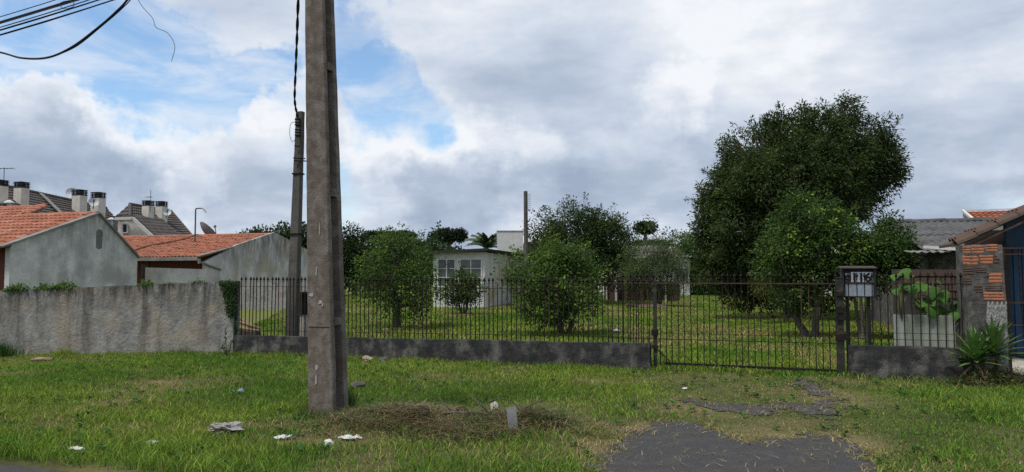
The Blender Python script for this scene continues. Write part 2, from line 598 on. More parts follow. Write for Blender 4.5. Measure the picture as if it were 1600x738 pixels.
def pxpoly(pts):
    return [tuple(G(a, b)[:2]) for a, b in pts]


ASPH = [pxpoly([(850, 800), (925, 742), (948, 712), (985, 676), (1030, 660), (1085, 663), (1118, 680), (1165, 693), (1215, 688), (1260, 679), (1312, 680), (1340, 704), (1380, 740), (1430, 800)]),
        pxpoly([(1064, 630), (1090, 625), (1135, 633), (1200, 636), (1262, 633), (1278, 624), (1262, 610), (1240, 604), (1240, 594), (1262, 592), (1285, 604), (1300, 620), (1312, 640), (1306, 660), (1285, 658), (1240, 642), (1180, 652), (1140, 644), (1100, 634)])]


def asphalt_at(x, y):
    n1 = (fbm(x * 7, y * 7, 31, 3) - 0.5) * 0.36
    n2 = (fbm(x * 7, y * 7, 37, 3) - 0.5) * 0.36
    a = np.zeros(np.shape(x), bool)
    a |= inpoly(x + n1, y + n2 * 1.3, ASPH[0])
    a |= inpoly(x + n1 * 1.6, y + n2 * 2.0, ASPH[1]) & (fbm(x * 3.2, y * 3.2, 39, 3) > 0.26)
    return a


DRY = [(250, 598, 0.45, 0.35, 0.8), (640, 665, 1.1, 0.6, 0.9), (830, 668, 0.8, 0.5, 0.8), (520, 690, 0.8, 0.35, 0.7), (400, 668, 0.7, 0.3, 0.6), (850, 640, 0.6, 0.5, 0.5),
       (1090, 640, 0.7, 0.7, 0.7), (1200, 612, 1.1, 0.9, 0.38), (1230, 665, 1.1, 0.6, 0.30), (1300, 620, 0.7, 0.9, 0.6), (950, 700, 0.5, 0.5, 0.9), (1000, 670, 0.5, 0.5, 0.8), (1100, 590, 1.0, 0.5, 0.35),
       (1330, 690, 0.35, 0.6, 0.7), (1500, 602, 1.3, 0.3, 0.4), (60, 640, 1.0, 0.5, 0.25), (720, 590, 0.8, 0.5, 0.25), (1390, 600, 1.0, 0.4, 0.3), (180, 668, 0.8, 0.3, 0.3), (760, 715, 0.8, 0.4, 0.4)]
DRYW = [(G(a, b), rx, ry, k) for a, b, rx, ry, k in DRY]


def dryness(x, y):
    d = np.clip((fbm(x * 0.8, y * 0.8, 51, 4) - 0.55) * 2.0, 0, 0.5)
    for c, rx, ry, k in DRYW:
        q = ((x - c.x) / rx) ** 2 + ((y - c.y) / ry) ** 2
        d = np.maximum(d, k * np.exp(-q) * (0.6 + 0.8 * fbm(x * 3, y * 3, 53, 3)))
    return np.clip(d, 0, 1)


# ------------------------------------------------------------------ ground
def axis(lo, hi, step, far_lo, far_hi):
    mid = np.arange(lo, hi + 1e-6, step)
    left, right = [], []
    p, d = lo, step
    while p > far_lo:
        d *= 1.35
        p -= d
        left.append(p)
    p, d = hi, step
    while p < far_hi:
        d *= 1.35
        p += d
        right.append(p)
    return np.array(left[::-1] + list(mid) + right)


gx = axis(-13, 12, 0.11, -900, 900)
gy = axis(3.5, 17, 0.11, -300, 1500)
X, Y = np.meshgrid(gx, gy)
Z = gz(X, Y)
nx, ny = len(gx), len(gy)
idx = np.arange(nx * ny).reshape(ny, nx)
faces = np.stack([idx[:-1, :-1], idx[:-1, 1:], idx[1:, 1:], idx[1:, :-1]], -1).reshape(-1, 4)
dr = dryness(X, Y)
_, tt = st(X, Y)
gn = fbm(X * 1.7, Y * 1.7, 61, 3)
green = np.stack([0.040 + 0.02 * gn, 0.048 + 0.025 * gn, 0.018 + 0 * gn], -1)
straw = np.stack([0.16 + 0.10 * gn, 0.125 + 0.07 * gn, 0.075 + 0.035 * gn], -1)
lawn = np.stack([0.12 + 0.04 * gn, 0.15 + 0.03 * gn, 0.042 + 0 * gn], -1)
yd = np.clip((fbm(X * 0.5, Y * 0.5, 71, 4) - 0.45) * 2.6, 0, 1)
lawn = lawn * (1 - yd[..., None] * 0.6) + np.array([0.16, 0.135, 0.065]) * yd[..., None] * 0.6
soil = np.zeros_like(X)
for c, rx, ry, h_ in MOUNDS[:4]:
    soil = np.maximum(soil, np.exp(-(((X - c.x) / rx) ** 2 + ((Y - c.y) / ry) ** 2) * 0.9))
soil = np.clip(soil * 1.5, 0, 1)[..., None]
base = np.where((tt > 0.1)[..., None], lawn, green * (1 - dr[..., None]) + straw * dr[..., None])
base = base * (1 - soil) + np.array([0.055, 0.038, 0.026]) * soil
g = np_mesh("ground", np.stack([X, Y, Z], -1).reshape(-1, 3), faces, M_ground, base.reshape(-1, 3), smooth=True)
tag(g, kind="structure")

# road in front of the lots
mb = MB()
nseg = 60
for i in range(nseg):
    a, b = -60 + i * 2.0, -58 + i * 2.0
    e0, e1 = [T_ROAD - 0.05 + 0.06 * (vnoise(np.array([q * 1.7]), np.array([0.3]), 3)[0] - 0.5) for q in (a, b)]
    mb.face([FL(a, T_ROAD - 7.5, -0.035), FL(b, T_ROAD - 7.5, -0.035), FL(b, e1, -0.02), FL(a, e0, -0.02)])
tag(mb.build("road", M_asphalt), kind="structure")

# broken asphalt of the drive
q = np.arange(0, 1, 1)
cell = 0.022
ax_, ay_ = np.arange(-0.6, 5.2, cell), np.arange(4.2, 12.4, cell)
AX, AY = np.meshgrid(ax_, ay_)
inside = asphalt_at(AX + cell / 2, AY + cell / 2) & (st(AX, AY)[1] > T_ROAD - 0.02)
ii = np.argwhere(inside[:-1, :-1])
gi = np.arange(AX.size).reshape(AX.shape)
fq = np.stack([gi[ii[:, 0], ii[:, 1]], gi[ii[:, 0], ii[:, 1] + 1], gi[ii[:, 0] + 1, ii[:, 1] + 1], gi[ii[:, 0] + 1, ii[:, 1]]], -1)
used, inv = np.unique(fq, return_inverse=True)
vv = np.stack([AX, AY, gz(AX, AY) + 0.008 + 0.004 * vnoise(AX * 30, AY * 30, 2)], -1).reshape(-1, 3)[used]
drive = np_mesh("driveway", vv, inv.reshape(-1, 4), M_asphalt, smooth=True)
tag(drive, kind="structure")


# ------------------------------------------------------------------ grass
def blades(name, x, y, z, h, w, lean, col, label, cat="grass", az=None, parent=None):
    n = len(x)
    az = rng.uniform(0, 2 * np.pi, n) if az is None else az
    face = rng.uniform(0, 2 * np.pi, n)
    bx, by = np.cos(face) * w / 2, np.sin(face) * w / 2
    lx, ly = np.cos(az) * lean, np.sin(az) * lean
    V = np.empty((n, 5, 3))
    V[:, 0] = np.stack([x - bx, y - by, z - 0.01], -1)
    V[:, 1] = np.stack([x + bx, y + by, z - 0.01], -1)
    V[:, 2] = np.stack([x - bx * 0.8 + lx * 0.32, y - by * 0.8 + ly * 0.32, z + h * 0.6], -1)
    V[:, 3] = np.stack([x + bx * 0.8 + lx * 0.32, y + by * 0.8 + ly * 0.32, z + h * 0.6], -1)
    V[:, 4] = np.stack([x + lx, y + ly, z + h], -1)
    b = (np.arange(n) * 5)[:, None, None]
    Fc = (np.array([[0, 1, 3], [0, 3, 2], [2, 3, 4]])[None] + b).reshape(-1, 3)
    C = np.repeat(col, 5, axis=0)
    o = np_mesh(name, V.reshape(-1, 3), Fc, M_grass, C, parent)
    return tag(o, label, cat, kind="stuff")


def grass_cols(n, d, x, y, shade=1.0):
    t = rng.random(n)
    big = fbm(x * 0.6, y * 0.6, 81, 3)
    g1, g2 = np.array([0.080, 0.190, 0.020]), np.array([0.27, 0.355, 0.048])
    k = np.clip(0.25 + 1.5 * (big - 0.42) + 0.55 * (t - 0.5) * 2, 0, 1)[:, None]
    c = g1 * (1 - k) + g2 * k
    s = np.array([0.42, 0.33, 0.15]) * (0.65 + 0.6 * rng.random(n))[:, None]
    isdry = (rng.random(n) < d * 0.75 + 0.02)[:, None]
    c = np.where(isdry, s, c)
    return c * (0.55 + 0.85 * rng.random(n))[:, None] * shade


sG0, sG1 = s_at(1014), s_at(1323)
# verge
N0 = 760000
x = rng.uniform(-13, 11.5, N0)
y = rng.uniform(4.6, 19.0, N0)
s_, t_ = st(x, y)
dens = np.where(t_ < -5, 1.0, 0.72)
keep = (t_ < -0.04) & (t_ > T_ROAD + 0.03 - 0.10 * rng.random(N0)) & (rng.random(N0) < dens)
keep &= ~asphalt_at(x, y)
x, y, s_, t_ = x[keep], y[keep], s_[keep], t_[keep]
d = dryness(x, y)
nearwall = np.exp(np.minimum(t_, 0) / 0.25)
keep = rng.random(len(x)) > d * 0.55
x, y, t_, d, nearwall = x[keep], y[keep], t_[keep], d[keep], nearwall[keep]
n = len(x)
patch = fbm(x * 1.3, y * 1.3, 91, 3)
h = (0.022 + 0.055 * patch ** 1.5 + 0.05 * rng.random(n) ** 2) * (1 - 0.55 * d) + 0.09 * nearwall * rng.random(n)
lushL = np.exp(-np.clip(t_ - T_ROAD, 0, 9) / 0.7) * sstep(1.2, 0.2, x)
lushR = sstep(3.6, 4.6, x) * sstep(11.0, 9.5, y)
worn = sstep(1.6, 2.4, x) * sstep(5.6, 4.9, x) * sstep(6.0, 7.0, y)
h = 0.82 * h * (1 + 0.9 * lushL + 0.35 * lushR) * (1 - 0.62 * worn)
tuft = vnoise(x * 4.5, y * 4.5, 95) > 0.80
h = h * np.where(tuft, 1.5, 1.0)
gcol = grass_cols(n, np.clip(d - 0.5 * lushL - 0.4 * lushR + 0.06 * worn, 0, 1), x, y)
gcol *= (1 - 0.25 * lushL * np.array([[1.0], [0.6], [0.8]])).T
blades("verge_grass", x, y, gz(x, y), h, rng.uniform(0.004, 0.010, n), h * rng.uniform(0.2, 1.4, n) + 0.01, gcol, "patchy green grass on the roadside verge in front of the walls")

# broad-leaved weeds in small rosettes among the grass
nr_ = 1500
wx_, wy_ = rng.uniform(-11, 10, nr_), rng.uniform(5.5, 15.5, nr_)
_, wt_ = st(wx_, wy_)
kp = (wt_ < -0.2) & (wt_ > T_ROAD + 0.1) & ~asphalt_at(wx_, wy_) & (fbm(wx_ * 0.9, wy_ * 0.9, 121, 3) > 0.47)
wx_, wy_ = wx_[kp], wy_[kp]
rep_ = 9
ang = rng.uniform(0, 2 * np.pi, (len(wx_), rep_))
ln_ = rng.uniform(0.035, 0.085, (len(wx_), rep_))
X_, Y_ = np.repeat(wx_, rep_), np.repeat(wy_, rep_)
az_ = ang.ravel()
up_ = rng.uniform(0.1, 0.9, len(X_))
D_ = np.stack([np.cos(az_) * np.cos(up_), np.sin(az_) * np.cos(up_), np.sin(up_)], -1)
N_ = np.stack([-np.cos(az_) * np.sin(up_), -np.sin(az_) * np.sin(up_), np.cos(up_)], -1)
l_ = ln_.ravel()
B_ = np.cross(D_, N_)
C_ = np.stack([X_, Y_, gz(X_, Y_) + 0.025], -1)
V_ = np.stack([C_, C_ + D_ * (l_ * .55)[:, None] + B_ * (l_ * .24)[:, None], C_ + D_ * l_[:, None] - N_ * (l_ * .15)[:, None], C_ + D_ * (l_ * .55)[:, None] - B_ * (l_ * .24)[:, None]], 1)
ci_ = np.repeat(np.array([0.055, 0.125, 0.025]) * (0.6 + 0.9 * rng.random((len(wx_), 1))), rep_ * 4, axis=0)
b_ = (np.arange(len(X_)) * 4)[:, None, None]
o = np_mesh("verge_weeds", V_.reshape(-1, 3), (np.array([[0, 1, 2], [0, 2, 3]])[None] + b_).reshape(-1, 3), M_grass, ci_)
tag(o, "broad-leaved weed rosettes sprinkled through the verge grass", "weeds", kind="stuff")

# lawn in the lot
N1 = 420000
yy = 11.3 + 57 * rng.random(N1) ** 1.6
xx = rng.uniform(-1, 1, N1) * (yy * 0.62 + 3) + 0.04 * yy
s_, t_ = st(xx, yy)
keep = ((t_ > 0.22) | ((t_ > -0.06) & (s_ > sG0) & (s_ < sG1))) & (s_ > -1.2 - 0.5 * np.clip(yy - 16, 0, 40)) & (s_ < 13 + 0.25 * yy)
x, y = xx[keep], yy[keep]
n = len(x)
d = np.clip((fbm(x * 0.5, y * 0.5, 71, 4) - 0.42) * 2.4, 0, 0.9)
gc = grass_cols(n, d, x, y, 0.95)
tall = np.exp(-((st(x, y)[0] - 0.5) / 2.0) ** 2) * 0.10
h = 0.05 + 0.07 * rng.random(n) * fbm(x * 0.9, y * 0.9, 97, 3) + tall * rng.random(n)
blades("lawn_grass", x, y, gz(x, y), h, 0.006 + 0.0007 * y + 0.006 * rng.random(n), h * rng.uniform(0.2, 1.0, n), gc, "short lawn grass growing behind the iron fence")

# dry straw blown over the drive and along its edges
x = rng.uniform(-0.2, 5.2, 60000)
y = rng.uniform(5.0, 12.2, 60000)
ia = asphalt_at(x, y)
ea = np.zeros(len(x), bool)
for k_ in range(6):
    a_ = k_ * math.pi / 3
    ea |= asphalt_at(x + 0.11 * math.cos(a_), y + 0.15 * math.sin(a_)) != ia
clp = fbm(x * 2.6, y * 4.0, 44, 3)
keep = (ea & (rng.random(len(x)) < np.where(y > 8.0, 0.16, 0.42))) | (ia & (clp > 0.60) & (rng.random(len(x)) < 0.22)) | (ia & (rng.random(len(x)) < 0.02))
x, y = x[keep], y[keep]
n = len(x)
blades("drive_straw", x, y, gz(x, y) + 0.022, rng.uniform(0.0, 0.022, n), rng.uniform(0.004, 0.009, n), rng.uniform(0.03, 0.13, n),
       np.array([0.40, 0.32, 0.17]) * (0.45 + 0.8 * rng.random((n, 1))), "dry straw lying on and around the broken asphalt drive", "straw")

# cut grass heap
hx, hy, hc = [], [], []
for (c, rx, ry, hh), cnt in zip(MOUNDS[:3], (7500, 3200, 2600)):
    a = rng.normal(0, 0.6, (cnt, 2))
    hx.append(c.x + a[:, 0] * rx)
    hy.append(c.y + a[:, 1] * ry)
x, y = np.concatenate(hx), np.concatenate(hy)
kp = rng.random(len(x)) < np.clip((fbm(x * 4, y * 6, 47, 3) - 0.36) * 4.5, 0.05, 1)
x, y = x[kp], y[kp]
n = len(x)
tone = rng.random(n)[:, None]
col = np.where(tone < 0.62, np.array([0.27, 0.215, 0.12]), np.where(tone < 0.86, np.array([0.12, 0.14, 0.055]), np.array([0.12, 0.075, 0.045]))) * (0.5 + 0.9 * rng.random((n, 1)))
blades("cut_grass_heap", x, y, gz(x, y) + rng.random(n) * 0.05, rng.uniform(-0.02, 0.06, n), rng.uniform(0.005, 0.010, n), rng.uniform(0.12, 0.36, n), col,
       "heap of dried grass cuttings lying at the foot of the big utility pole", "grass heap")

n = 2600
c_ = np.array([[MOUNDS[i][0].x, MOUNDS[i][0].y, MOUNDS[i][1], MOUNDS[i][2]] for i in (0, 1, 2)])[rng.integers(0, 3, n)]
a_ = rng.normal(0, 0.75, (n, 2))
x, y = c_[:, 0] + a_[:, 0] * c_[:, 2], c_[:, 1] + a_[:, 1] * c_[:, 3]
kp = fbm(x * 3.5, y * 3.5, 49, 3) > 0.50
x, y = x[kp], y[kp]
n = len(x)
h = rng.uniform(0.05, 0.17, n)
blades("heap_weeds", x, y, gz(x, y), h, rng.uniform(0.006, 0.012, n), h * rng.uniform(0.3, 1.2, n), np.array([0.10, 0.155, 0.05]) * (0.5 + 0.9 * rng.random((n, 1))),
       "green weeds growing through the heap of grass cuttings", "weeds")

# weeds at the foot of walls
wx = np.concatenate([rng.uniform(-5.5, 11.8, 9000)])
ts = -0.03 - np.abs(rng.normal(0, 0.10, len(wx)))
pts = np.array([[FL(a, b).x, FL(a, b).y] for a, b in zip(wx, ts)])
m_ = (wx < s_at(1020)) | (wx > s_at(1312))
pts, wxx = pts[m_], wx[m_]
clump = vnoise(wxx * 1.6, wxx * 0 + 0.5, 101)
kk = rng.random(len(wxx)) < clump ** 2
pts = pts[kk]
n = len(pts)
hh = rng.uniform(0.05, 0.24, n) * clump[kk]
blades("wall_foot_weeds", pts[:, 0], pts[:, 1], gz(pts[:, 0], pts[:, 1]), hh, rng.uniform(0.005, 0.012, n), hh * rng.uniform(0.2, 0.9, n),
       grass_cols(n, np.full(n, 0.3), pts[:, 0], pts[:, 1], 0.9), "taller weeds fringing the foot of the street walls", "weeds")


# ------------------------------------------------------------------ foliage
def leaves(name, C, D, Nn, length, width, cols, parent, material=None):
    """C base points, D unit axes, Nn unit normals"""
    n = len(C)
    B = np.cross(D, Nn)
    B /= np.linalg.norm(B, axis=1, keepdims=True) + 1e-9
    Nn = np.cross(B, D)
    l_, w_ = length[:, None], width[:, None]
    V = np.empty((n, 4, 3))
    V[:, 0] = C
    V[:, 1] = C + D * l_ * 0.48 + B * w_ * 0.5 + Nn * w_ * 0.14
    V[:, 2] = C + D * l_ - Nn * w_ * 0.15
    V[:, 3] = C + D * l_ * 0.48 - B * w_ * 0.5 + Nn * w_ * 0.14
    b = (np.arange(n) * 4)[:, None, None]
    Fc = (np.array([[0, 2, 1], [0, 3, 2]])[None] + b).reshape(-1, 3)
    return np_mesh(name, V.reshape(-1, 3), Fc, material or M_leaf, np.repeat(cols, 4, axis=0), parent)


def unit(a):
    return a / (np.linalg.norm(a, axis=-1, keepdims=True) + 1e-9)


def crown(name, lobes, n_clusters, per, leaf_l, leaf_w, c_dark, c_light, parent, base, spread=0.16, tip_frac=0.0, c_tip=None, shell=0.55, droop=0.25, gap=0.0, seed=1, flat=1.0, min_z=None, sprays=0.0, gfreq=1.3):
    r = np.random.default_rng(seed)
    lob = np.array([[l[0] - base.x, l[1] - base.y, l[2] - base.z, l[3], l[4] if len(l) > 4 else l[3]] for l in lobes])
    wgt = lob[:, 3] ** 2
    k = r.choice(len(lob), n_clusters, p=wgt / wgt.sum())
    dv = unit(r.normal(0, 1, (n_clusters, 3)))
    rad = shell + (1.05 - shell) * r.random(n_clusters) ** 0.7
    nz = np.array([mnoise.noise(Vector((a[0] * 2.2 + kk * 3.1, a[1] * 2.2, a[2] * 2.2 + seed))) for a, kk in zip(dv, k)])
    nz2 = np.array([mnoise.noise(Vector((a[0] * 5.5 + kk * 1.7, a[1] * 5.5 + seed, a[2] * 5.5))) for a, kk in zip(dv, k)])
    rad = rad * (1 + 0.22 * nz + 0.16 * nz2)
    S = np.stack([lob[k, 3], lob[k, 3], lob[k, 4]], -1)
    cc = lob[k, :3] + dv * S * rad[:, None]
    if gap > 0:
        nn = np.array([mnoise.noise(Vector((p[0] + seed, p[1], p[2])) * gfreq) + 0.5 * mnoise.noise(Vector((p[0] + seed, p[1], p[2])) * gfreq * 2.3) for p in cc])
        keepc = nn > -0.55 + gap
        cc, dv, k, rad = cc[keepc], dv[keepc], k[keepc], rad[keepc]
    if min_z is not None:
        ok = cc[:, 2] > min_z
        cc, dv, k, rad = cc[ok], dv[ok], k[ok], rad[ok]
    spr = np.ones(len(cc))
    if sprays > 0:
        cand = np.argwhere(rad > 0.86).ravel()
        cand = cand[dv[cand, 2] > -0.5]
        sel = r.choice(cand, max(1, int(len(cand) * sprays)), replace=False)
        sdir = unit(dv[sel] * 0.8 + np.array([0, 0, 0.45]) + r.normal(0, 0.35, (len(sel), 3)))
        stepv = spread * r.uniform(0.7, 1.3, len(sel))
        for j in range(1, 5):
            on = r.random(len(sel)) < 1.15 - 0.22 * j
            cc = np.concatenate([cc, (cc[sel] + sdir * (stepv * j)[:, None] - np.array([0, 0, 0.02 * j * j * spread]))[on]])
            dv = np.concatenate([dv, sdir[on]])
            k = np.concatenate([k, k[sel][on]])
            rad = np.concatenate([rad, np.full(int(on.sum()), 1.0)])
            spr = np.concatenate([spr, np.full(int(on.sum()), 0.62 - 0.09 * j)])
    nc = len(cc)
    ctone = np.clip(r.random(nc) * 0.55 + 0.45 * (0.5 + 1.3 * np.array([mnoise.noise(Vector(p) * gfreq * 0.9 + Vector((seed, 3, 1))) for p in cc])), 0, 1)
    I = np.repeat(np.arange(nc), per)
    n = len(I)
    out = dv[I]
    off = np.clip(r.normal(0, 1, (n, 3)), -1.5, 1.5) * spread * np.array([1, 1, 0.8]) * spr[I][:, None]
    C = cc[I] + off
    D = unit(out * 0.7 + unit(off) * 0.8 + r.normal(0, 0.5, (n, 3)) + np.array([0, 0, -droop]))
    Nn = unit(np.array([0, 0, 0.8]) + out * 0.5 + r.normal(0, 0.55, (n, 3)))
    t = np.clip(0.15 + 0.6 * ctone[I] ** 1.5 + 0.35 * (r.random(n) - 0.4), 0, 1)[:, None]
    col = np.array(c_dark) * (1 - t) + np.array(c_light) * t
    if tip_frac > 0:
        outer = (rad[I] > 0.92) & (out[:, 2] > -0.35)
        pick = outer & (r.random(nc)[I] < tip_frac)
        col = np.where(pick[:, None], np.array(c_tip) * (0.7 + 0.6 * r.random((n, 1))), col)
    ll = leaf_l * r.uniform(0.6, 1.25, n)
    o = leaves(name, C, D, Nn, ll, leaf_w * r.uniform(0.7, 1.25, n), col, parent)
    return o, cc


def trunk_mesh(name, base, forks, lobes, r0, parent, seed=1, stems=1, lean=0.0, extra=None, material=None):
    """trunk + limbs in local coordinates; forks: height of first fork"""
    r = random.Random(seed)
    mb = MB()
    ends = [Vector((l[0], l[1], l[2])) - base for l in lobes]
    for k in range(stems):
        a = 2 * math.pi * k / max(1, stems) + r.random()
        sp = 0.0 if stems == 1 else r0 * 1.3
        b0 = Vector((math.cos(a) * sp, math.sin(a) * sp, -0.08))
        top = Vector((math.cos(a) * sp * 2.4 + lean, math.sin(a) * sp * 2.4, forks * r.uniform(0.85, 1.15)))
        rr = r0 / (1 if stems == 1 else 1.5)
        pts = [b0, b0 * 0.9 + Vector((0, 0, 0.14)), b0.lerp(top, 0.5) + Vector((r.uniform(-1, 1), r.uniform(-1, 1), 0)) * r0 * 0.5, top]
        mb.tube(pts, [rr * 1.5, rr * 1.05, rr * 0.92, rr * 0.8], 9)
        for i, e in enumerate(ends):
            if stems > 1 and i % stems != k:
                continue
            m1 = top.lerp(e, 0.45) + Vector((r.uniform(-1, 1), r.uniform(-1, 1), r.uniform(0, 1))) * (e - top).length * 0.12
            mb.tube([top - Vector((0, 0, 0.05)), m1, e], [rr * 0.6, rr * 0.38, rr * 0.16], 7)
            for q_ in range(4):
                v = Vector((r.gauss(0, 1), r.gauss(0, 1), r.gauss(0.4, 0.8))).normalized() * lobes[i][3] * r.uniform(0.6, 0.95)
                st_ = m1.lerp(e, r.random())
                mb.tube([st_, st_ + v * 0.5 + Vector((0, 0, 0.05)), e + v], [rr * 0.2, rr * 0.13, rr * 0.05], 5)
    return mb.build(name, material or M_bark, parent, smooth=True)


def lobes_px(spec, Y):
    out = []
    for px, py, rp, *o in spec:
        yy = Y + (o[0] if o else 0)
        p = AT(px, py, yy)
        r_ = rp * yy / FPX
        out.append((p.x, p.y, p.z, r_, r_ * (o[1] if len(o) > 1 else 1.0)))
    return out


def tree(name, label, basepx, spec, Y=None, r0=0.12, fork=0.8, ncl=900, per=14, ll=0.09, lw=0.045, cd=(0.026, 0.056, 0.015), cl=(0.085, 0.145, 0.030),
         tip=0.0, ct=(0.17, 0.27, 0.04), spread=0.12, seed=1, stems=1, gap=0.0, shell=0.5, droop=0.25, sprays=0.10, gfreq=1.6, group=None, cat="tree", crown_name="crown", min_z=0.12, bark=None):
    b = G(*basepx) if Y is None else AT(basepx[0], 430, Y)
    b.z = gzf(b)
    lob = lobes_px(spec, b.y)
    root = thing(name, label, cat, b, 0, group)
    crown(crown_name, lob, ncl, per, ll, lw, cd, cl, root, b, spread, tip, ct, shell, droop, gap, seed, min_z=min_z, sprays=sprays, gfreq=gfreq)
    trunk_mesh("trunk", b, fork, lob, r0, root, seed, stems, material=bark)
    return root


# ------------------------------------------------------------------ street walls
def rough_slab(name, s0, s1, hfun, zbase, thick, res, amp, material, seed, label, cat, origin_s=None, nscale=6.0, edge=0.02):
    root = FL(s0, 0, 0)
    L_ = s1 - s0
    nxx = max(2, int(L_ / res) + 1)
    ss = np.linspace(0, L_, nxx)
    Hs = np.array([hfun(s0 + a) for a in ss]) + (fbm(ss * 3, ss * 0 + 0.4, seed + 9, 3) - 0.5) * edge
    Bs = np.array([zbase(s0 + a) for a in ss])
    nz = max(3, int(Hs.max() / res) + 1)
    vs, fs = [], []
    for j in range(nz):
        f = j / (nz - 1)
        zz = Bs + (Hs - Bs) * f
        dd = (fbm(ss * nscale, zz * nscale, seed, 4) - 0.5) * amp + (fbm(ss * nscale * 3.1, zz * nscale * 4.0, seed + 3, 2) - 0.5) * amp * 0.5
        for a, zq, q_ in zip(ss, zz, dd):
            vs.append((a, q_, zq))
    for j in range(nz - 1):
        for i in range(nxx - 1):
            a = j * nxx + i
            fs.append((a, a + 1, a + 1 + nxx, a + nxx))
    top0 = (nz - 1) * nxx
    b0 = len(vs)
    for i in range(nxx):
        vs.append((ss[i], thick, Hs[i] - 0.01 * vnoise(np.array([ss[i] * 7]), np.array([2.0]), seed)[0]))
    b1 = len(vs)
    for i in range(nxx):
        vs.append((ss[i], thick, Bs[i]))
    for i in range(nxx - 1):
        fs.append((top0 + i, top0 + i + 1, b0 + i + 1, b0 + i))
        fs.append((b0 + i, b0 + i + 1, b1 + i + 1, b1 + i))
    fs.append(tuple([j * nxx for j in range(nz)] + [b0, b1]))
    fs.append(tuple([j * nxx + nxx - 1 for j in range(nz)][::-1] + [b1 + nxx - 1, b0 + nxx - 1]))
    mb = MB()
    mb.add(vs, fs)
    o = mb.build(name, material, None, smooth=False)
    o.location = root
    o.rotation_euler = (0, 0, ROT)
    return tag(o, label, cat)


rough_slab("garden_wall", -11.0, -0.02, lambda s: 1.475 + 0.036 * min(s, 0), lambda s: -0.25 - 0.04 * max(0, -s), 0.20, 0.025, 0.017, M_roughwall, 5,
           "rough grey plastered street wall with a sooty top edge on the neighbouring plot", "wall")
sG0, sG1 = s_at(1014), s_at(1323)
sP0, sP1 = s_at(1508), s_at(1572)
rough_slab("low_wall", 0.0, sG0, lambda s: 0.37 + 0.07 * s / 8.4, lambda s: -0.15, 0.20, 0.05, 0.018, M_lowwall, 21,
           "long low black-stained concrete wall under the spear-topped iron fence", "wall", nscale=3)
rough_slab("low_wall", sG1, sP0 - 0.004, lambda s: 0.50, lambda s: -0.15, 0.22, 0.04, 0.016, M_lowwall, 27,
           "short low stained wall between the sliding gate and the brick pillar", "wall", nscale=3)


# ------------------------------------------------------------------ iron fence
def spear(name="finial"):
    mb = MB()
    rings = [(0.0, 0.008), (0.012, 0.016), (0.024, 0.008), (0.034, 0.010), (0.062, 0.027), (0.088, 0.015), (0.118, 0.001)]
    mb.tube([(0, 0, z) for z, _ in rings], [r_ for _, r_ in rings], 6)
    return mb.mesh(name, M_iron)


ME_SPEAR = spear()


def bar_mesh(h, w=0.013):
    mb = MB()
    mb.box(-w / 2, w / 2, -w / 2, w / 2, 0, h)
    return mb


def fence(name, label, cat, s0, s1, t, zbot, ztop, pitch, rails, wall_top, spears=True, rail_mat=None, bars=None, brk=None, bar_w=0.015):
    root = thing(name, label, cat, FL(s0, t, 0), ROT)
    L_ = s1 - s0
    nb = int(L_ / pitch)
    r_ = random.Random(int(s0 * 100) + 5)
    me_long = bar_mesh(1.0, bar_w).mesh("bar", M_iron)
    me_rust = bar_mesh(1.0, bar_w).mesh("bar", M_rust)
    for i in range(nb + 1):
        a = i * pitch + (L_ - nb * pitch) / 2
        zt = ztop(s0 + a)
        zb = zbot(s0 + a)
        o = link("bar", me_rust if r_.random() < 0.10 else me_long, root, (a + r_.uniform(-.006, .006), 0, zb), (r_.uniform(-.012, .012), r_.gauss(0, .009), 0))
        o.scale = (1, 1, zt - zb)
        if spears and r_.random() > 0.05:
            f = link("finial", ME_SPEAR, root, (a, 0, zt - 0.004), (0, 0, r_.random()))
            f.parent = o
            f.location = (0, 0, 1.0 - 0.004)
            f.scale = (1, 1, 1.0 / (zt - zb))
    for zf, hw, mt in rails:
        mb = MB()
        mb.bar((-0.02, -0.012, zf(s0)), (L_ + 0.02, -0.012, zf(s1)), hw, hw * 0.5)
        mb.build("rail", mt, root)
    return root


zw = lambda s: 0.37 + 0.07 * s / 8.4
sGP = s_at(1021)
fence("iron_fence", "long spear-topped iron bar fence standing on the low wall", "fence", 0.06, sGP - 0.06, 0.10, lambda s: zw(s) - 0.03, lambda s: 1.46 - 0.02 * s / 8.4, 0.088,
      [(lambda s: 1.37 - 0.02 * s / 8.4, 0.016, M_iron), (lambda s: zw(s) + 0.10, 0.016, M_iron)], None, bar_w=0.014)
sg0, sg1 = s_at(952, 0.28), s_at(1309, 0.28)
gate = fence("sliding_gate", "rusty iron bar sliding gate closing the drive entrance", "gate", sg0, sg1, 0.28, lambda s: 0.06, lambda s: 1.53, 0.104,
             [(lambda s: 1.46, 0.040, M_rust), (lambda s: 0.50, 0.022, M_iron), (lambda s: 0.60, 0.012, M_iron)], None, bar_w=0.015)
mb = MB()
mb.bar((s_at(1038, .28) - sg0, 0, 0.085), (sg1 - sg0 - 0.05, 0, 0.06), 0.045, 0.04)
mb.build("bottom_track", M_iron, gate)
mb = MB()
mb.bar((s_at(1022, .28) - sg0, -0.05, 0.36), (s_at(1048, .28) - sg0, -0.02, 0.09), 0.022)
mb.build("brace", M_rust, gate)
fence("iron_fence", "short iron bar fence panel between the number box and the brick pillar", "fence", sG1 + 0.02, sP0 - 0.03, 0.11, lambda s: 0.46, lambda s: 1.53, 0.112,
      [(lambda s: 1.465, 0.014, M_iron), (lambda s: 0.60, 0.014, M_iron), (lambda s: 0.70, 0.012, M_iron)], None, bar_w=0.014)


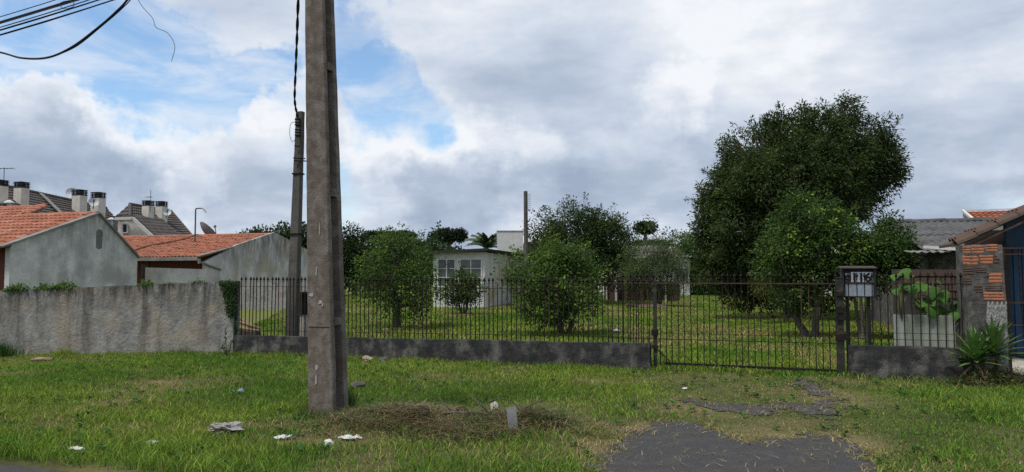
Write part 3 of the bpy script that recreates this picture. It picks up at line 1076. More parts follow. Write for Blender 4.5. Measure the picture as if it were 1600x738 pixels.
def gate_post(px, label, w, h, lumps):
    root = thing("gate_post", label, "post", FL(s_at(px), 0.14, 0), ROT)
    mb = MB()
    mb.box(-w / 2, w / 2, -w / 2, w / 2, -0.1, h)
    mb.box(-w / 2 - 0.008, w / 2 + 0.008, -w / 2 - 0.008, w / 2 + 0.008, h, h + 0.02)
    mb.build("post_shaft", M_green_iron, root)
    for z, r_ in lumps:
        mb = MB()
        mb.box(-w / 2 - 0.025, w / 2 + 0.02, -w / 2 - 0.03, -w / 2 + 0.002, z - r_, z + r_)
        mb.tube([(w / 2 + 0.012, -w / 2 - 0.01, z - r_ * 0.8), (w / 2 + 0.012, -w / 2 - 0.01, z + r_ * 0.8)], 0.014, 8)
        mb.build("hinge", M_iron, root)
    return root


gate_post(1021, "thin dark gate post with a latch at the end of the long low wall", 0.06, 1.42, [(0.62, 0.05), (0.38, 0.03)])
gate_post(1312, "thick dark gate post with lumpy hinges beside the number box", 0.10, 1.55, [(1.05, 0.05), (0.92, 0.035), (0.62, 0.05), (1.3, 0.03)])

# ------------------------------------------------------------------ big utility pole
pb = G(501, 656)
pole = thing("utility_pole", "tall grooved concrete utility pole standing on the grass verge", "utility pole", (pb.x, pb.y, gzf(pb)), ROT)
H_P = 8.6


def pole_sec(z):
    k = z / 4.65
    w = 0.325 - 0.085 * k
    dpt = 0.325 - 0.07 * k
    return w, dpt, -0.165 * k, 0.0


def isec(z, web=True):
    w, dp, ox, oy = pole_sec(z)
    fl, wb = dp * 0.29, w * 0.17
    y0, y1, y2, y3 = 0, fl, dp - fl, dp
    h = w / 2
    c = 0.012
    pts = [(-h + c, y0), (h - c, y0), (h, y0 + c), (h - 0.006, y1 - c), (wb, y1 + c), (wb, y2 - c), (h - 0.006, y2 + c), (h, y3), (-h, y3), (-h + 0.006, y2 + c), (-wb, y2 - c), (-wb, y1 + c), (-h + 0.006, y1 - c), (-h, y0 + c)]
    return [(a + ox, b + oy, z) for a, b in pts]


mb = MB()
zs = np.linspace(-0.3, H_P, 60)
rings = [isec(z) for z in zs]
i0 = 0
vs = [p for r_ in rings for p in r_]
k = len(rings[0])
fs = []
for i in range(len(zs) - 1):
    for j in range(k):
        a, b = i * k + j, i * k + (j + 1) % k
        fs.append((a, b, b + k, a + k))
fs.append(tuple((len(zs) - 1) * k + j for j in range(k)))
vs = [(p[0] + 0.004 * mnoise.noise(Vector(p) * 5), p[1] + 0.004 * mnoise.noise(Vector(p) * 6 + Vector((9, 0, 0))), p[2]) for p in vs]
mb.add(vs, fs)
mb.build("shaft", M_conc_pole, pole)
for i in range(6):
    z = 1.02 + 1.46 * i
    w, dp, ox, oy = pole_sec(z)
    for sgn in (-1, 1):
        mb = MB()
        x0, x1 = sorted((ox + sgn * w * 0.15, ox + sgn * (w * 0.5 - 0.003)))
        mb.box(x0, x1, dp * 0.27, dp * 0.73, z, z + 0.085)
        mb.build("ledge", M_conc_pole, pole)
for z in (5.45, 6.3):
    w, dp, ox, oy = pole_sec(z)
    mb = MB()
    mb.box(ox - w / 2 - 0.02, ox + w / 2 + 0.02, -0.02, dp + 0.02, z, z + 0.05)
    mb.box(ox - w / 2 - 0.12, ox - w / 2 - 0.02, dp * 0.4, dp * 0.6, z - 0.02, z + 0.07)
    mb.build("cable_bracket", M_iron, pole)
mb = MB()
w, dp, ox, oy = pole_sec(1.0)
mb.box(ox - w / 2 + 0.015, ox + w / 2 - 0.02, -0.004, 0.0, 1.0, 1.006)
mb.build("strap", M_iron, pole)
M_chip = mat("lime_smear", (0.27, 0.255, 0.235), (0.38, 0.365, 0.34), scale=30, rough=0.95)
for px_, z_, sx_, sz_ in ((-0.05, 0.42, 0.012, 0.07), (0.02, 1.28, 0.022, 0.018), (-0.09, 1.36, 0.03, 0.022), (-0.02, 1.62, 0.008, 0.05), (0.05, 1.25, 0.012, 0.02), (-0.04, 0.55, 0.02, 0.03), (0.03, 2.1, 0.007, 0.06)):
    mb = MB()
    cx_ = px_ + pole_sec(z_)[2]
    ps_ = []
    for k_ in range(9):
        a_ = 2 * math.pi * k_ / 9
        q_ = 1 + 0.7 * mnoise.noise(Vector((math.cos(a_) * 2, math.sin(a_) * 2, z_ * 9)))
        ps_.append((cx_ + math.cos(a_) * sx_ * q_, -0.006, z_ + math.sin(a_) * sz_ * q_))
    mb.prism(ps_, (0, 0.006, 0))
    mb.build("lime_smear", M_chip, pole)
pole_top = lambda z, t=0.15: pole.matrix_basis @ Vector((pole_sec(z)[2] - pole_sec(z)[0] / 2 - 0.07, t, z))
PT = Vector((pb.x, pb.y, 0))


# cables that run along the street to the left
def cable(name, label, pts, r_, material=M_cable, group=None, n=6):
    mb = MB()
    mb.tube(pts, r_, n)
    return tag(mb.build(name, material, None, smooth=True), label, "cable", group)


def street_pt(dist, z, side=0.0):
    return PT - ex * (dist + 0.15) + ey * (0.15 + side) + Vector((0, 0, z))


def span(z0, sag, side, L_=34.0, n=40):
    pts = []
    for i in range(n + 1):
        q_ = (i / n) ** 1.6
        pts.append(street_pt(q_ * L_ + 0.05, z0 - 4 * sag * q_ * (1 - q_), side * min(1, q_ * 8)))
    return pts


SP = [(5.80, 1.44, 0.00, 0.016, "topmost thick black cable of the bundle above the road"),
      (5.77, 1.45, 0.06, 0.007, "second thin black cable of the bundle above the road"),
      (5.75, 1.44, -0.05, 0.007, "third thin black cable of the bundle above the road"),
      (5.725, 1.46, 0.05, 0.008, "fourth thin black cable of the bundle above the road"),
      (5.70, 1.45, 0.0, 0.006, "fifth thin black cable of the bundle above the road"),
      (5.675, 1.46, 0.08, 0.009, "sixth black cable of the bundle above the road"),
      (5.64, 1.47, 0.0, 0.007, "lowest straight black cable of the bundle above the road"),
      (5.95, 1.46, 0.1, 0.006, "thin black cable crossing the very corner above the bundle")]
for z0, sag, side, r_, lab in SP:
    cable("overhead_cable", lab, span(z0, sag, side), r_, group="cables strung along the street")


def px_curve(pts, n=10):
    """smooth curve through pixel points given with a depth"""
    P_ = [AT(a, b, c) for a, b, c in pts]
    out = []
    for i in range(len(P_) - 1):
        p0, p1, p2, p3 = P_[max(i - 1, 0)], P_[i], P_[i + 1], P_[min(i + 2, len(P_) - 1)]
        for k_ in range(n):
            t = k_ / n
            out.append(0.5 * ((2 * p1) + (p2 - p0) * t + (2 * p0 - 5 * p1 + 4 * p2 - p3) * t * t + (3 * p1 - p0 - 3 * p2 + p3) * t ** 3))
    out.append(P_[-1])
    return out


pA = pole_top(6.3)
c1 = px_curve([(-160, 40, 10.2), (-60, 72, 9.9), (0, 82, 9.75), (35, 91, 9.65), (75, 90, 9.55), (112, 74, 9.4), (150, 46, 9.3), (180, 20, 9.2), (205, -8, 9.1), (270, -100, 8.9), (380, -260, 8.7)])
cable("drooping_cable", "thick black cable hanging in a deep slack loop from the corner", c1 + [street_pt(0.05, 6.30)], 0.014, group="slack cables")
c2 = px_curve([(85, 88, 9.6), (120, 72, 9.45), (160, 40, 9.3), (190, 14, 9.2), (212, -10, 9.1), (285, -100, 8.9), (390, -260, 8.7)])
cable("drooping_cable", "thinner second strand splitting off the slack cable loop", c2 + [street_pt(0.05, 6.25)], 0.007, group="slack cables")
c3 = px_curve([(268, 96, 9.0), (273, 72, 9.0), (262, 52, 9.0), (244, 43, 9.0), (238, 28, 9.0), (222, 10, 9.0), (214, -6, 9.0), (205, -40, 9.0)])
zc = c3[-1]
cable("dangling_wire", "thin grey wire end curling loose in the sky", c3, 0.0042, M_thinwire)
c4 = px_curve([(92, 6, 9.35), (100, 14, 9.35), (115, 10, 9.3), (112, 2, 9.3), (98, 3, 9.35), (90, 10, 9.4)])
cable("wire_loop", "small loop of thin black wire tangled on the cable bundle", c4, 0.004)

# ------------------------------------------------------------------ leaning service pole behind the fence
lp = FL(s_at(458, 0.42), 0.42, 0)
lp.z = gzf(lp)
Ltop = AT(469.5, 175, lp.y)
lean_pole = thing("service_pole", "slim weathered service pole leaning behind the fence left of the big pole", "pole", lp, 0)
rel = Ltop - lp
mb = MB()
vs, fs = [], []
for i in range(25):
    f = i / 24
    c = Vector((rel.x * f, rel.y * f, rel.z * f - 0.1 * (1 - f)))
    w = 0.255 - 0.115 * f ** 0.6
    a = ROT
    for sx, sy in ((-1, -1), (1, -1), (1, 1), (-1, 1)):
        o_ = Vector((sx * w / 2, sy * w * 0.4, 0))
        o_.rotate(Matrix.Rotation(a, 3, 'Z'))
        vs.append(c + o_ + Vector((0.006 * mnoise.noise(c * 3), 0, 0)))
    if i:
        b = (i - 1) * 4
        for j in range(4):
            fs.append((b + j, b + (j + 1) % 4, b + 4 + (j + 1) % 4, b + 4 + j))
fs.append((96, 97, 98, 99))
mb.add(vs, fs)
mb.build("shaft", M_grey_wood, lean_pole)
for py in (191, 207):
    mb = MB()
    c = AT(467, py, lp.y - 0.12) - lp
    for dz in (-0.055, 0, 0.055):
        mb.tube([c + Vector((-0.075, -0.02, dz)), c + Vector((-0.03, -0.02, dz)), c + Vector((0.015, -0.02, dz)), c + Vector((0.06, -0.02, dz))], [0.02, 0.045, 0.045, 0.02], 8)
    mb.tube([c + Vector((0, -0.02, -0.10)), c + Vector((0, -0.02, 0.10))], 0.018, 8)
    mb.build("insulator", M_black, lean_pole)
for px0, px1, py in ((458, 477, 247), (460, 468, 228), (459, 480, 251)):
    mb = MB()
    mb.tube([AT(px0, py, lp.y - 0.11) - lp, AT(px1, py + 1, lp.y - 0.11) - lp], 0.013, 6)
    mb.build("bolt", M_iron, lean_pole)
for py in (272, 366):
    mb = MB()
    f = (AT(460, py, lp.y).z - lp.z) / rel.z
    c = rel * f
    w = 0.255 - 0.095 * f + 0.012
    mm = Matrix.Translation(c) @ Matrix.Rotation(ROT, 4, 'Z')
    mb.box(-w / 2, w / 2, -w * 0.42, w * 0.42, -0.015, 0.015, M=mm)
    mb.build("band", M_iron, lean_pole)
tw = px_curve([(468, 190, 15.2), (464, 178, 15.0), (460.5, 155, 14.4), (462, 110, 13.4), (464, 60, 12.4), (466, 0, 11.2), (470, -100, 9.8), (478, -260, 8.6)], 8)
for ph, lab in ((0, "black twisted service cable rising from the leaning pole, darker strand"), (math.pi, "second strand of the black twisted service cable above the leaning pole")):
    pts = []
    for i, p in enumerate(tw):
        a = i * 0.9 + ph
        pts.append(p + Vector((math.cos(a) * 0.013, 0, 0)) + Vector((0, math.sin(a) * 0.013, 0)))
    cable("service_cable", lab, pts, 0.014, group="twisted service cable strands")
w3 = px_curve([(467, 191, 15.1), (456, 192, 15.1), (453, 200, 15.1), (453, 212, 15.1), (456, 221, 15.1), (460, 220, 15.1), (464, 211, 15.1)], 8)
cable("wire_loop", "thin wire loop sticking out beside the insulators of the leaning pole", w3, 0.005)

# third, far pole with foot pegs
tb = AT(822, 430, 34)
tb.z = gzf(tb)
far_pole = thing("pegged_pole", "thin weathered pole with a row of pegs rising beside the white shed", "pole", tb, 0)
zt = AT(822, 299, 34).z - tb.z
mb = MB()
mb.tube([(0, 0, -0.1), (0, 0, zt * 0.5), (-0.02, 0, zt)], [0.105, 0.10, 0.088], 8)
mb.build("shaft", M_grey_wood, far_pole)
for i in range(9):
    mb = MB()
    z = zt - 0.15 - i * 0.085
    mb.tube([(0.06, -0.05, z), (0.22, -0.06, z)], 0.010, 5)
    mb.build("peg", M_iron, far_pole)

# ------------------------------------------------------------------ left: house with terracotta roof and bare plaster gable
wdir = Vector((ey.x, ey.y, 0))
udir = -Vector((ex.x, ex.y, 0))          # to the left, along the street
hA = AT(16, 430, 22)
hA.z = 0
hs = thing("plaster_house", "house with bare grey gable wall and bright terracotta roof over the street wall", "house", hA, ROT)
# local x = along street to the right, local y = into the depth
gab = [(0, -0.4), (0, 2.52), (3.05, 3.66), (4.78, 2.25), (4.78, -0.4)]
mb = MB()
mb.prism([(0, y_, z_) for y_, z_ in gab][::-1], (-0.16, 0, 0))
mb.build("gable_wall", M_house_plaster, hs)
mb = MB()
mb.box(-6.5, -0.165, 0.35, 0.5, -0.3, 2.5)
mb.build("front_wall", M_maroon, hs)
mb = MB()
mb.box(-0.19, -0.004, -0.03, 0.16, -0.3, 2.42)
mb.build("corner_post", M_house_plaster, hs)
mb = MB()
for (y0, z0), (y1, z1) in (((-0.32, 2.42), (3.05, 3.68)), ((3.05, 3.68), (4.85, 2.21))):
    mb.bar((-0.05, y0, z0 + 0.005), (-0.05, y1, z1 + 0.005), 0.26, 0.05)
mb.build("verge_strip", M_fibro_light, hs)
sl = math.atan2(3.68 - 2.42, 3.37)
mb = MB()
ca, sa = math.cos(sl), math.sin(sl)
mb.prism([(-6.5, -0.32, 2.40), (-0.1, -0.32, 2.40), (-0.1, 3.05, 3.66), (-6.5, 3.05, 3.66)], (0, 0, -0.06))
mb.prism([(-6.5, 3.05, 3.66), (-3.3, 3.05, 3.66), (-3.9, 4.3, 4.09), (-6.5, 4.3, 4.09)], (0, 0, -0.06))
mb.prism([(-6.5, 3.05, 3.60), (-0.1, 3.05, 3.60), (-0.1, 4.8, 2.18), (-6.5, 4.8, 2.18)], (0, 0, -0.06))
mb.build("roof_deck", M_terra_dark, hs)


def tile_mesh(wd=0.205, ln=0.40, h=0.055, name="roof_tile", material=None):
    mb = MB()
    prof = [(-wd / 2, 0.0), (-wd * 0.42, 0.012), (-wd * 0.33, h * 0.75), (-wd * 0.13, h), (wd * 0.08, h * 0.95), (wd * 0.25, h * 0.55), (wd * 0.34, 0.012), (wd / 2, 0.0)]
    n = len(prof)
    vs = [(a, 0, b + 0.03) for a, b in prof] + [(a, ln, b) for a, b in prof] + [(a, 0, b + 0.008) for a, b in prof]
    fs = []
    for i in range(n - 1):
        fs.append((i, i + 1, n + i + 1, n + i))
        fs.append((2 * n + i, 2 * n + i + 1, i + 1, i))
    mb.add(vs, fs)
    return mb.mesh(name, material or M_terracotta, smooth=False)


ME_TILES = []
for k_, (a_, b_) in enumerate((((0.28, 0.095, 0.053), (0.37, 0.140, 0.082)), ((0.23, 0.078, 0.045), (0.32, 0.115, 0.066)), ((0.33, 0.145, 0.098), (0.42, 0.20, 0.14)), ((0.17, 0.065, 0.042), (0.26, 0.10, 0.06)))):
    mt = mat("terracotta_tone_%d" % k_, a_, b_, scale=6, c3=(0.14, 0.075, 0.05), scale3=2.5, amt3=0.4, rough=0.9, bump=0.3, bscale=40)
    ME_TILES.append(tile_mesh(material=mt))
tr_ = random.Random(4)
rows, rowstep = 10, 0.36
cnt = 0
for r_ in range(14):
    for c_ in range(31):
        xx_ = -0.24 - c_ * 0.2
        d0 = r_ * rowstep
        if r_ >= 10 and (xx_ > -3.3 - 0.17 * (r_ - 9)):
            continue
        if cnt >= 300:
            continue
        if xx_ < -5.6:
            continue
        yl, zl = -0.34 + ca * d0, 2.42 + sa * d0
        o = link("roof_tile", tr_.choices(ME_TILES, (5, 4, 2, 2))[0], hs, (xx_ + tr_.uniform(-.006, .006), yl, zl), (sl + tr_.uniform(-.02, .025), tr_.uniform(-.03, .03), tr_.uniform(-.04, .04)))
        cnt += 1
me_cap = None
mb = MB()
prof = [(math.cos(a) * 0.11, math.sin(a) * 0.09) for a in np.linspace(0, math.pi, 7)]
vs = [(0.0, b * 1.08, c * 1.08) for b, c in prof] + [(0.40, b * 0.92, c * 0.92) for b, c in prof]
mb.add(vs, [(i, i + 1, i + 8, i + 7) for i in range(6)])
me_cap = mb.mesh("ridge_cap", M_terracotta)
for i in range(9):
    link("ridge_cap", me_cap, hs, (-0.42 - i * 0.36, 3.06, 3.66), (0, 0, 0))
for i in range(4):
    v0, v1 = Vector((-3.35, 3.1, 3.70)), Vector((-3.95, 4.35, 4.13))
    p = v0.lerp(v1, i / 4)
    link("ridge_cap", me_cap, hs, p, (0, -0.3, math.atan2(v1.y - v0.y, v1.x - v0.x)))
for i in range(7):
    link("ridge_cap", me_cap, hs, (-4.3 - i * 0.36, 4.34, 4.11), (0, 0, 0))
mb = MB()
mb.tube([(-0.0, 3.0 - 0.1, 0), (0, 3.0 - 0.1, 0.02)], 0.01, 5)
# old repair patch on the gable
mb = MB()
pt_ = []
for a in np.linspace(0, math.pi, 7):
    pt_.append((0.003, 3.12 + math.cos(a) * 0.13, 3.02 + math.sin(a) * 0.12))
pt_ += [(0.003, 3.0, 2.52), (0.003, 3.1, 2.47), (0.003, 3.23, 2.50)]
mb.prism(pt_, (0.006, 0, 0))
mb.build("repair_patch", mat("dark_cement_patch", (0.10, 0.10, 0.10), (0.15, 0.15, 0.148), scale=8, rough=0.95), hs)

# ------------------------------------------------------------------ second terracotta house further back
hB = AT(320, 430, 36)
hB.z = 0
hb = thing("plaster_house", "long low house with stained gable and terracotta roof left of the leaning pole", "house", hB, ROT)
zE, zR, dR, dB = 2.50, 3.86, 5.5, 11.0
mb = MB()
mb.prism([(0, y_, z_) for y_, z_ in [(0, -0.3), (0, zE - 0.25), (1.2, zE + 0.20), (2.2, zE + 0.62), (dR, zR + 0.12), (dB, zE), (dB, -0.3)]][::-1], (-0.16, 0, 0))
mb.build("gable_wall", M_house_plaster2, hb)
mb = MB()
mb.box(-12, -0.165, 1.0, 1.2, -0.3, zE - 0.02)
mb.build("porch_back_wall", M_maroon, hb)
mb = MB()
for xx_ in (-3.6, -7.0):
    mb.box(xx_ - 0.08, xx_ + 0.08, 0.1, 0.26, -0.3, zE - 0.1)
mb.build("porch_posts", M_brown, hb)
sl2 = math.atan2(zR - zE, dR)
mb = MB()
mb.prism([(-13, -0.4, zE - 0.06), (-0.08, -0.4, zE - 0.06), (-0.08, dR, zR - 0.02), (-13, dR, zR - 0.02)], (0, 0, -0.06))
mb.prism([(-13, dR, zR - 0.02), (-0.08, dR, zR - 0.02), (-0.08, dB + 0.3, zE - 0.1), (-13, dB + 0.3, zE - 0.1)], (0, 0, -0.06))
mb.build("roof_deck", M_terra_dark, hb)
mb = MB()
mb.box(-13, -0.08, -0.46, -0.40, zE - 0.20, zE - 0.02)
mb.build("gutter", M_fibro_light, hb)
# tiles of the far slope: joined
tm = tile_mesh(0.23, 0.42, 0.06)
tv = np.array([v.co[:] for v in tm.vertices])
tf = [list(p.vertices) for p in tm.polygons]
V_, Fs = [], []
c2_, s2_ = math.cos(sl2), math.sin(sl2)
off = 0
for r_ in range(16):
    for c_ in range(56):
        a = tr_.uniform(-0.03, 0.03)
        v = tv.copy()
        v[:, 2] += tr_.uniform(-0.012, 0.02)
        loc_y, loc_z = v[:, 1] * c2_ - v[:, 2] * s2_, v[:, 1] * s2_ + v[:, 2] * c2_
        dd = r_ * 0.36
        V_.append(np.stack([v[:, 0] - 0.25 - c_ * 0.225, loc_y - 0.42 + c2_ * dd, loc_z + zE - 0.05 + s2_ * dd], -1))
        Fs += [[i + off for i in f] for f in tf]
        off += len(v)
me = bpy.data.meshes.new("tile_field")
me.from_pydata(np.concatenate(V_).tolist(), [], Fs)
me.materials.append(M_terracotta)
tag(link("tile_field", me, hb), kind="stuff")
for i in range(36):
    link("ridge_cap", me_cap, hb, (-0.45 - i * 0.36, dR, zR), (0, 0, 0))
mb = MB()
mb.bar((-0.08, -0.4, zE), (-0.08, 2.0, zE + 0.52), 0.22, 0.06)
mb.build("verge_strip", M_fibro_light, hb)
mb = MB()
pv = [(-5.55 + 0.02 * i + 0.25 * math.sin(i * 1.2), -0.35 + i * 0.6, zE + 0.07 + i * 0.6 * math.tan(sl2)) for i in range(10)]
mb.tube([(p[0] + 0.35 * i * 0.25, p[1], p[2]) for i, p in enumerate(pv)], 0.05, 5)
mb.build("valley_gutter", M_terra_dark, hb)
mb = MB()
mb.tube([(0.05, -0.38, zE - 0.28), (0.05, 0.3, zE - 0.45), (0.05, 1.1, zE - 0.62)], 0.05, 8)
mb.tube([(0.0, -0.40, zE - 0.35), (0.0, -0.40, zE - 0.12)], 0.07, 8)
mb.build("downpipe", M_fibro_light, hb)

mb = MB()
bw0, bw1 = AT(224, 418, 30), AT(322, 421, 31.5)
dv_ = Vector((bw1.x - bw0.x, bw1.y - bw0.y, 0)).normalized()
nv_ = Vector((-dv_.y, dv_.x, 0)) * 0.15
mb.prism([(bw0.x, bw0.y, -0.3), (bw1.x, bw1.y, -0.3), (bw1.x, bw1.y, bw1.z), (bw0.x, bw0.y, bw0.z)], nv_)
tag(mb.build("yard_wall", M_house_plaster2), "pale mould-stained wall between the two terracotta-roofed houses", "wall")
w0, w1 = AT(-6, 418, 23.5), AT(17, 418, 23.0)
mb = MB()
mb.prism([(w0.x - 3, w0.y + 1, -0.3), (w1.x, w1.y, -0.3), (w1.x, w1.y, w1.z), (w0.x - 3, w0.y + 1, w0.z)], (0, 0.15, 0))
tag(mb.build("yard_wall", M_house_plaster2), "low pale wall at the picture edge under the maroon house front", "wall")
# drain pipe in the gap
mb = MB()
a0 = AT(224, 418, 28)
mb.tube([(a0.x, a0.y, 0), (a0.x, a0.y, 2.0)], 0.07, 8)
tag(mb.build("drain_pipe", M_black), "dark drain pipe in the gap beside the bare gable wall", "pipe")

# boundary wall inside the lot, behind the fence
b0, b1 = AT(366, 441, 35.0), AT(500, 441, 34.0)
mb = MB()
mb.prism([(b0.x, b0.y, -0.2), (b1.x, b1.y, -0.2), (b1.x, b1.y, b1.z), (b0.x, b0.y, b0.z)], (0, 0.18, 0))
tag(mb.build("boundary_wall", M_render_light), "low grey boundary wall across the lot behind the leaning pole", "wall")


# ------------------------------------------------------------------ dark tiled townhouses
def tiled_slope(parent, A, B, C, D, courses, material, name="tile_course", thick=0.09, wave=0.33):
    """A-B ridge, D-C eave; each course is a stepped strip with ribs"""
    for i in range(courses):
        f0, f1 = i / courses, (i + 1.12) / courses
        p0, p1 = A.lerp(D, f0), B.lerp(C, f0)
        q0, q1 = A.lerp(D, min(f1, 1.0)), B.lerp(C, min(f1, 1.0))
        nrm = (p1 - p0).cross(q0 - p0).normalized()
        if nrm.z < 0:
            nrm = -nrm
        L_ = max((p1 - p0).length, (q1 - q0).length)
        n = max(2, int(L_ / (wave / 2)))
        vs, fs = [], []
        for j in range(n + 1):
            f = j / n
            hgt = 0.035 if j % 2 else 0.0
            a, b = p0.lerp(p1, f), q0.lerp(q1, f)
            vs += [a + nrm * (0.004 + hgt), b + nrm * (thick * 0.75 + hgt), b + nrm * -0.01]
        for j in range(n):
            k_ = j * 3
            fs += [(k_, k_ + 3, k_ + 4, k_ + 1), (k_ + 1, k_ + 4, k_ + 5, k_ + 2)]
        MB().add(vs, fs).build(name, material, parent)


def chimney(parent, p, w=0.62, h=1.15, base=0.9, cap_h=0.42):
    mb = MB()
    mm = Matrix.Translation(p) @ Matrix.Rotation(-0.25, 4, 'Z')
    mb.box(-w / 2, w / 2, -w / 2, w / 2, -base, h, M=mm)
    c = mb.build("chimney", M_cream, parent)
    mb = MB()
    for i in range(4):
        z = h + 0.03 + i * cap_h / 3.6
        mb.box(-w / 2 - 0.025, w / 2 + 0.025, -w / 2 - 0.025, w / 2 + 0.025, z, z + cap_h * 0.13, M=mm)
    for sx in (-1, 0, 1):
        for sy in (-1, 0, 1):
            if sx or sy:
                mb.box(sx * w * 0.4 - 0.035, sx * w * 0.4 + 0.035, sy * w * 0.4 - 0.035, sy * w * 0.4 + 0.035, h, h + cap_h, M=mm)
    cap = mb.build("cap", M_black, c)
    return c


def dish(label, p, r_, az, el, material=M_dish, stem=True):
    root = thing("satellite_dish", label, "satellite dish", p, az)
    mb = MB()
    nr, na = 5, 18
    vs, fs = [(0, 0, 0)], []
    mmt = Matrix.Rotation(math.pi / 2 - el, 3, 'X')
    for i in range(1, nr + 1):
        for j in range(na):
            a = 2 * math.pi * j / na
            q_ = i / nr
            vs.append((math.cos(a) * r_ * q_, math.sin(a) * r_ * q_, 0.35 * r_ * q_ * q_))
    for j in range(na):
        fs.append((0, 1 + j, 1 + (j + 1) % na))
        for i in range(nr - 1):
            a, b = 1 + i * na + j, 1 + i * na + (j + 1) % na
            fs.append((a, a + na, b + na, b))
    mb.add([mmt @ Vector(v) for v in vs], fs)
    mb.build("reflector", material, root, smooth=True)
    mb = MB()
    fp = mmt @ Vector((0, 0, r_ * 0.95))
    mb.tube([mmt @ Vector((0, -r_ * 0.95, 0.3 * r_)), fp], 0.025, 6)
    mb.tube([fp - (fp.normalized() * 0.08), fp + fp.normalized() * 0.06], 0.07, 8)
    mb.build("feed_arm", M_fibro, root)
    mb = MB()
    mb.tube([(0, 0, 0), (0, 0.1 * r_, -r_ * 0.5), (0, 0.15 * r_, -r_ * 1.3)], 0.035, 6)
    mb.build("mount", M_fibro, root)
    return root


t1 = thing("townhouse", "townhouse row with long dark brown tiled roof and four cream chimneys", "house", AT(60, 430, 52) * 1.0, 0)
t1.location.z = 0
O1 = t1.location.copy()
Rn, Rf = AT(-90, 272, 38) - O1, AT(166, 326, 59.5) - O1
sd = Vector((5.2, 1.2, -3.2))
En, Ef = Rn + sd, AT(207, 371, 58) - O1
tiled_slope(t1, Rn, Rf, Ef + (Ef - Rf) * 0.25, En + Vector((0.4, 0.2, -0.3)), 16, M_darktile)
mb = MB()
mb.prism([Rn + Vector((0, 0, -.1)), Rf + Vector((0, 0, -.1)), Ef + Vector((-0.4, 0, -.2)), Vector((Ef.x - 0.4, Ef.y, 0)), Vector((En.x - 0.4, En.y, 0)), En + Vector((-0.4, 0, -.2))][0:3] + [En + Vector((0, 0, -.1))], (0, 0, -0.1))
mb.prism([Rn + Vector((0, 0, -.12)), Rf + Vector((0, 0, -.12)), Rf + Vector((-5, 1, -3.2)), Rn + Vector((-5, 1, -3.2))], (0, 0, -0.1))
mb.build("roof_deck", M_darktile, t1)
mb = MB()
mb.prism([Vector((Ef.x - 0.5, Ef.y, 0)), Vector((En.x - 0.5, En.y, 0)), En + Vector((-0.5, 0, -.25)), Ef + Vector((-0.5, 0, -.25))], (-0.2, 0, 0))
mb.prism([Vector((Ef.x - 0.5, Ef.y - 0.3, 0)), Ef + Vector((-0.5, -0.3, -.25)), Rf + Vector((0, -0.3, -.25)), Rf + Vector((-5, .7, -3.4)), Vector((Rf.x - 5, Rf.y + .7, 0))], (0, -0.2, 0))
mb.build("wall", M_cream, t1)
mb = MB()
nn = int((Rf - Rn).length / 0.45)
for i in range(nn):
    a, b = Rn.lerp(Rf, i / nn), Rn.lerp(Rf, (i + 1.05) / nn)
    mb.tube([a + Vector((0, 0, 0.06)), b + Vector((0, 0, 0.04))], [0.13, 0.11], 6)
tag(mb.build("ridge_caps", M_darktile, t1), kind="stuff")
mb = MB()
f0, f1 = AT(62, 298, 45.5) - O1, AT(98, 338, 43.3) - O1


def on_plane(px, py, P0, P1, P2, O):
    n_ = (P1 - P0).cross(P2 - P0)
    d_ = ray(px, py)
    o_ = Vector((0, 0, EYE)) - O
    t = (P0 - o_).dot(n_) / d_.dot(n_)
    return o_ + d_ * t


nrm1 = (Rf - Rn).cross(En - Rn).normalized()
if nrm1.z < 0:
    nrm1 = -nrm1
a, b = on_plane(63, 305, Rn, Rf, En, O1) + nrm1 * 0.12, on_plane(99, 340, Rn, Rf, En, O1) + nrm1 * 0.12
mb.bar(a, b, 0.35, 0.05, up=tuple(nrm1))
mb.build("flashing_strip", M_fibro_light, t1)
for px, py in ((0, 316), (33, 319), (124, 331), (153, 335)):
    p = on_plane(px, py, Rn, Rf, En, O1)
    sc_ = (p + O1).y / 50.0
    chimney(t1, p, 0.33 * sc_ * 50 / 26.0, 25 * sc_ * 50 / FPX, 0.9, 9 * sc_ * 50 / FPX)
for px, py in ((14, 325), (174, 349)):
    p = on_plane(px, py, Rn, Rf, En, O1)
    mb = MB()
    mb.tube([p - Vector((0, 0, .3)), p + Vector((0, 0, 0.25))], 0.11, 8)
    mb.tube([p + Vector((0, 0, 0.25)), p + Vector((0, 0, 0.33)), p + Vector((0, 0, 0.42))], [0.26, 0.22, 0.05], 10)
    mb.build("vent_pipe", M_white, t1)

t2 = thing("townhouse", "townhouse with dark hipped roof, cream dormer gable and two cream chimneys", "house", AT(235, 430, 64), 0)
t2.location.z = 0
O2 = t2.location.copy()
r0_, r1_ = AT(203, 320, 60) - O2, AT(267, 331, 67) - O2
e0_, e1_ = AT(205, 392, 52) - O2, AT(312, 384, 64) - O2
l0_ = AT(150, 366, 64) - O2
tiled_slope(t2, r0_, r1_, e1_, e0_, 15, M_darktile)
tiled_slope(t2, l0_.lerp(r0_, 0.999), r0_, e0_, l0_ + Vector((-0.5, -2, -1.5)), 13, M_darktile)
mb = MB()
mb.prism([r0_ + Vector((0, 0, -.1)), r1_ + Vector((0, 0, -.1)), e1_ + Vector((0, 0, -.1)), e0_ + Vector((0, 0, -.1))], (0, 0, -0.08))
mb.prism([r0_ + Vector((0, 0, -.1)), r1_ + Vector((0, 0, -.1)), r1_ + Vector((1, 6, -4)), r0_ + Vector((-3, 6, -4))], (0, 0, -0.08))
mb.build("roof_deck", M_darktile, t2)
mb = MB()
bm_ = [Vector((e0_.x, e0_.y, 0)) + Vector((-.2, .5, 0)), Vector((e1_.x, e1_.y, 0)) + Vector((-.4, .5, 0))]
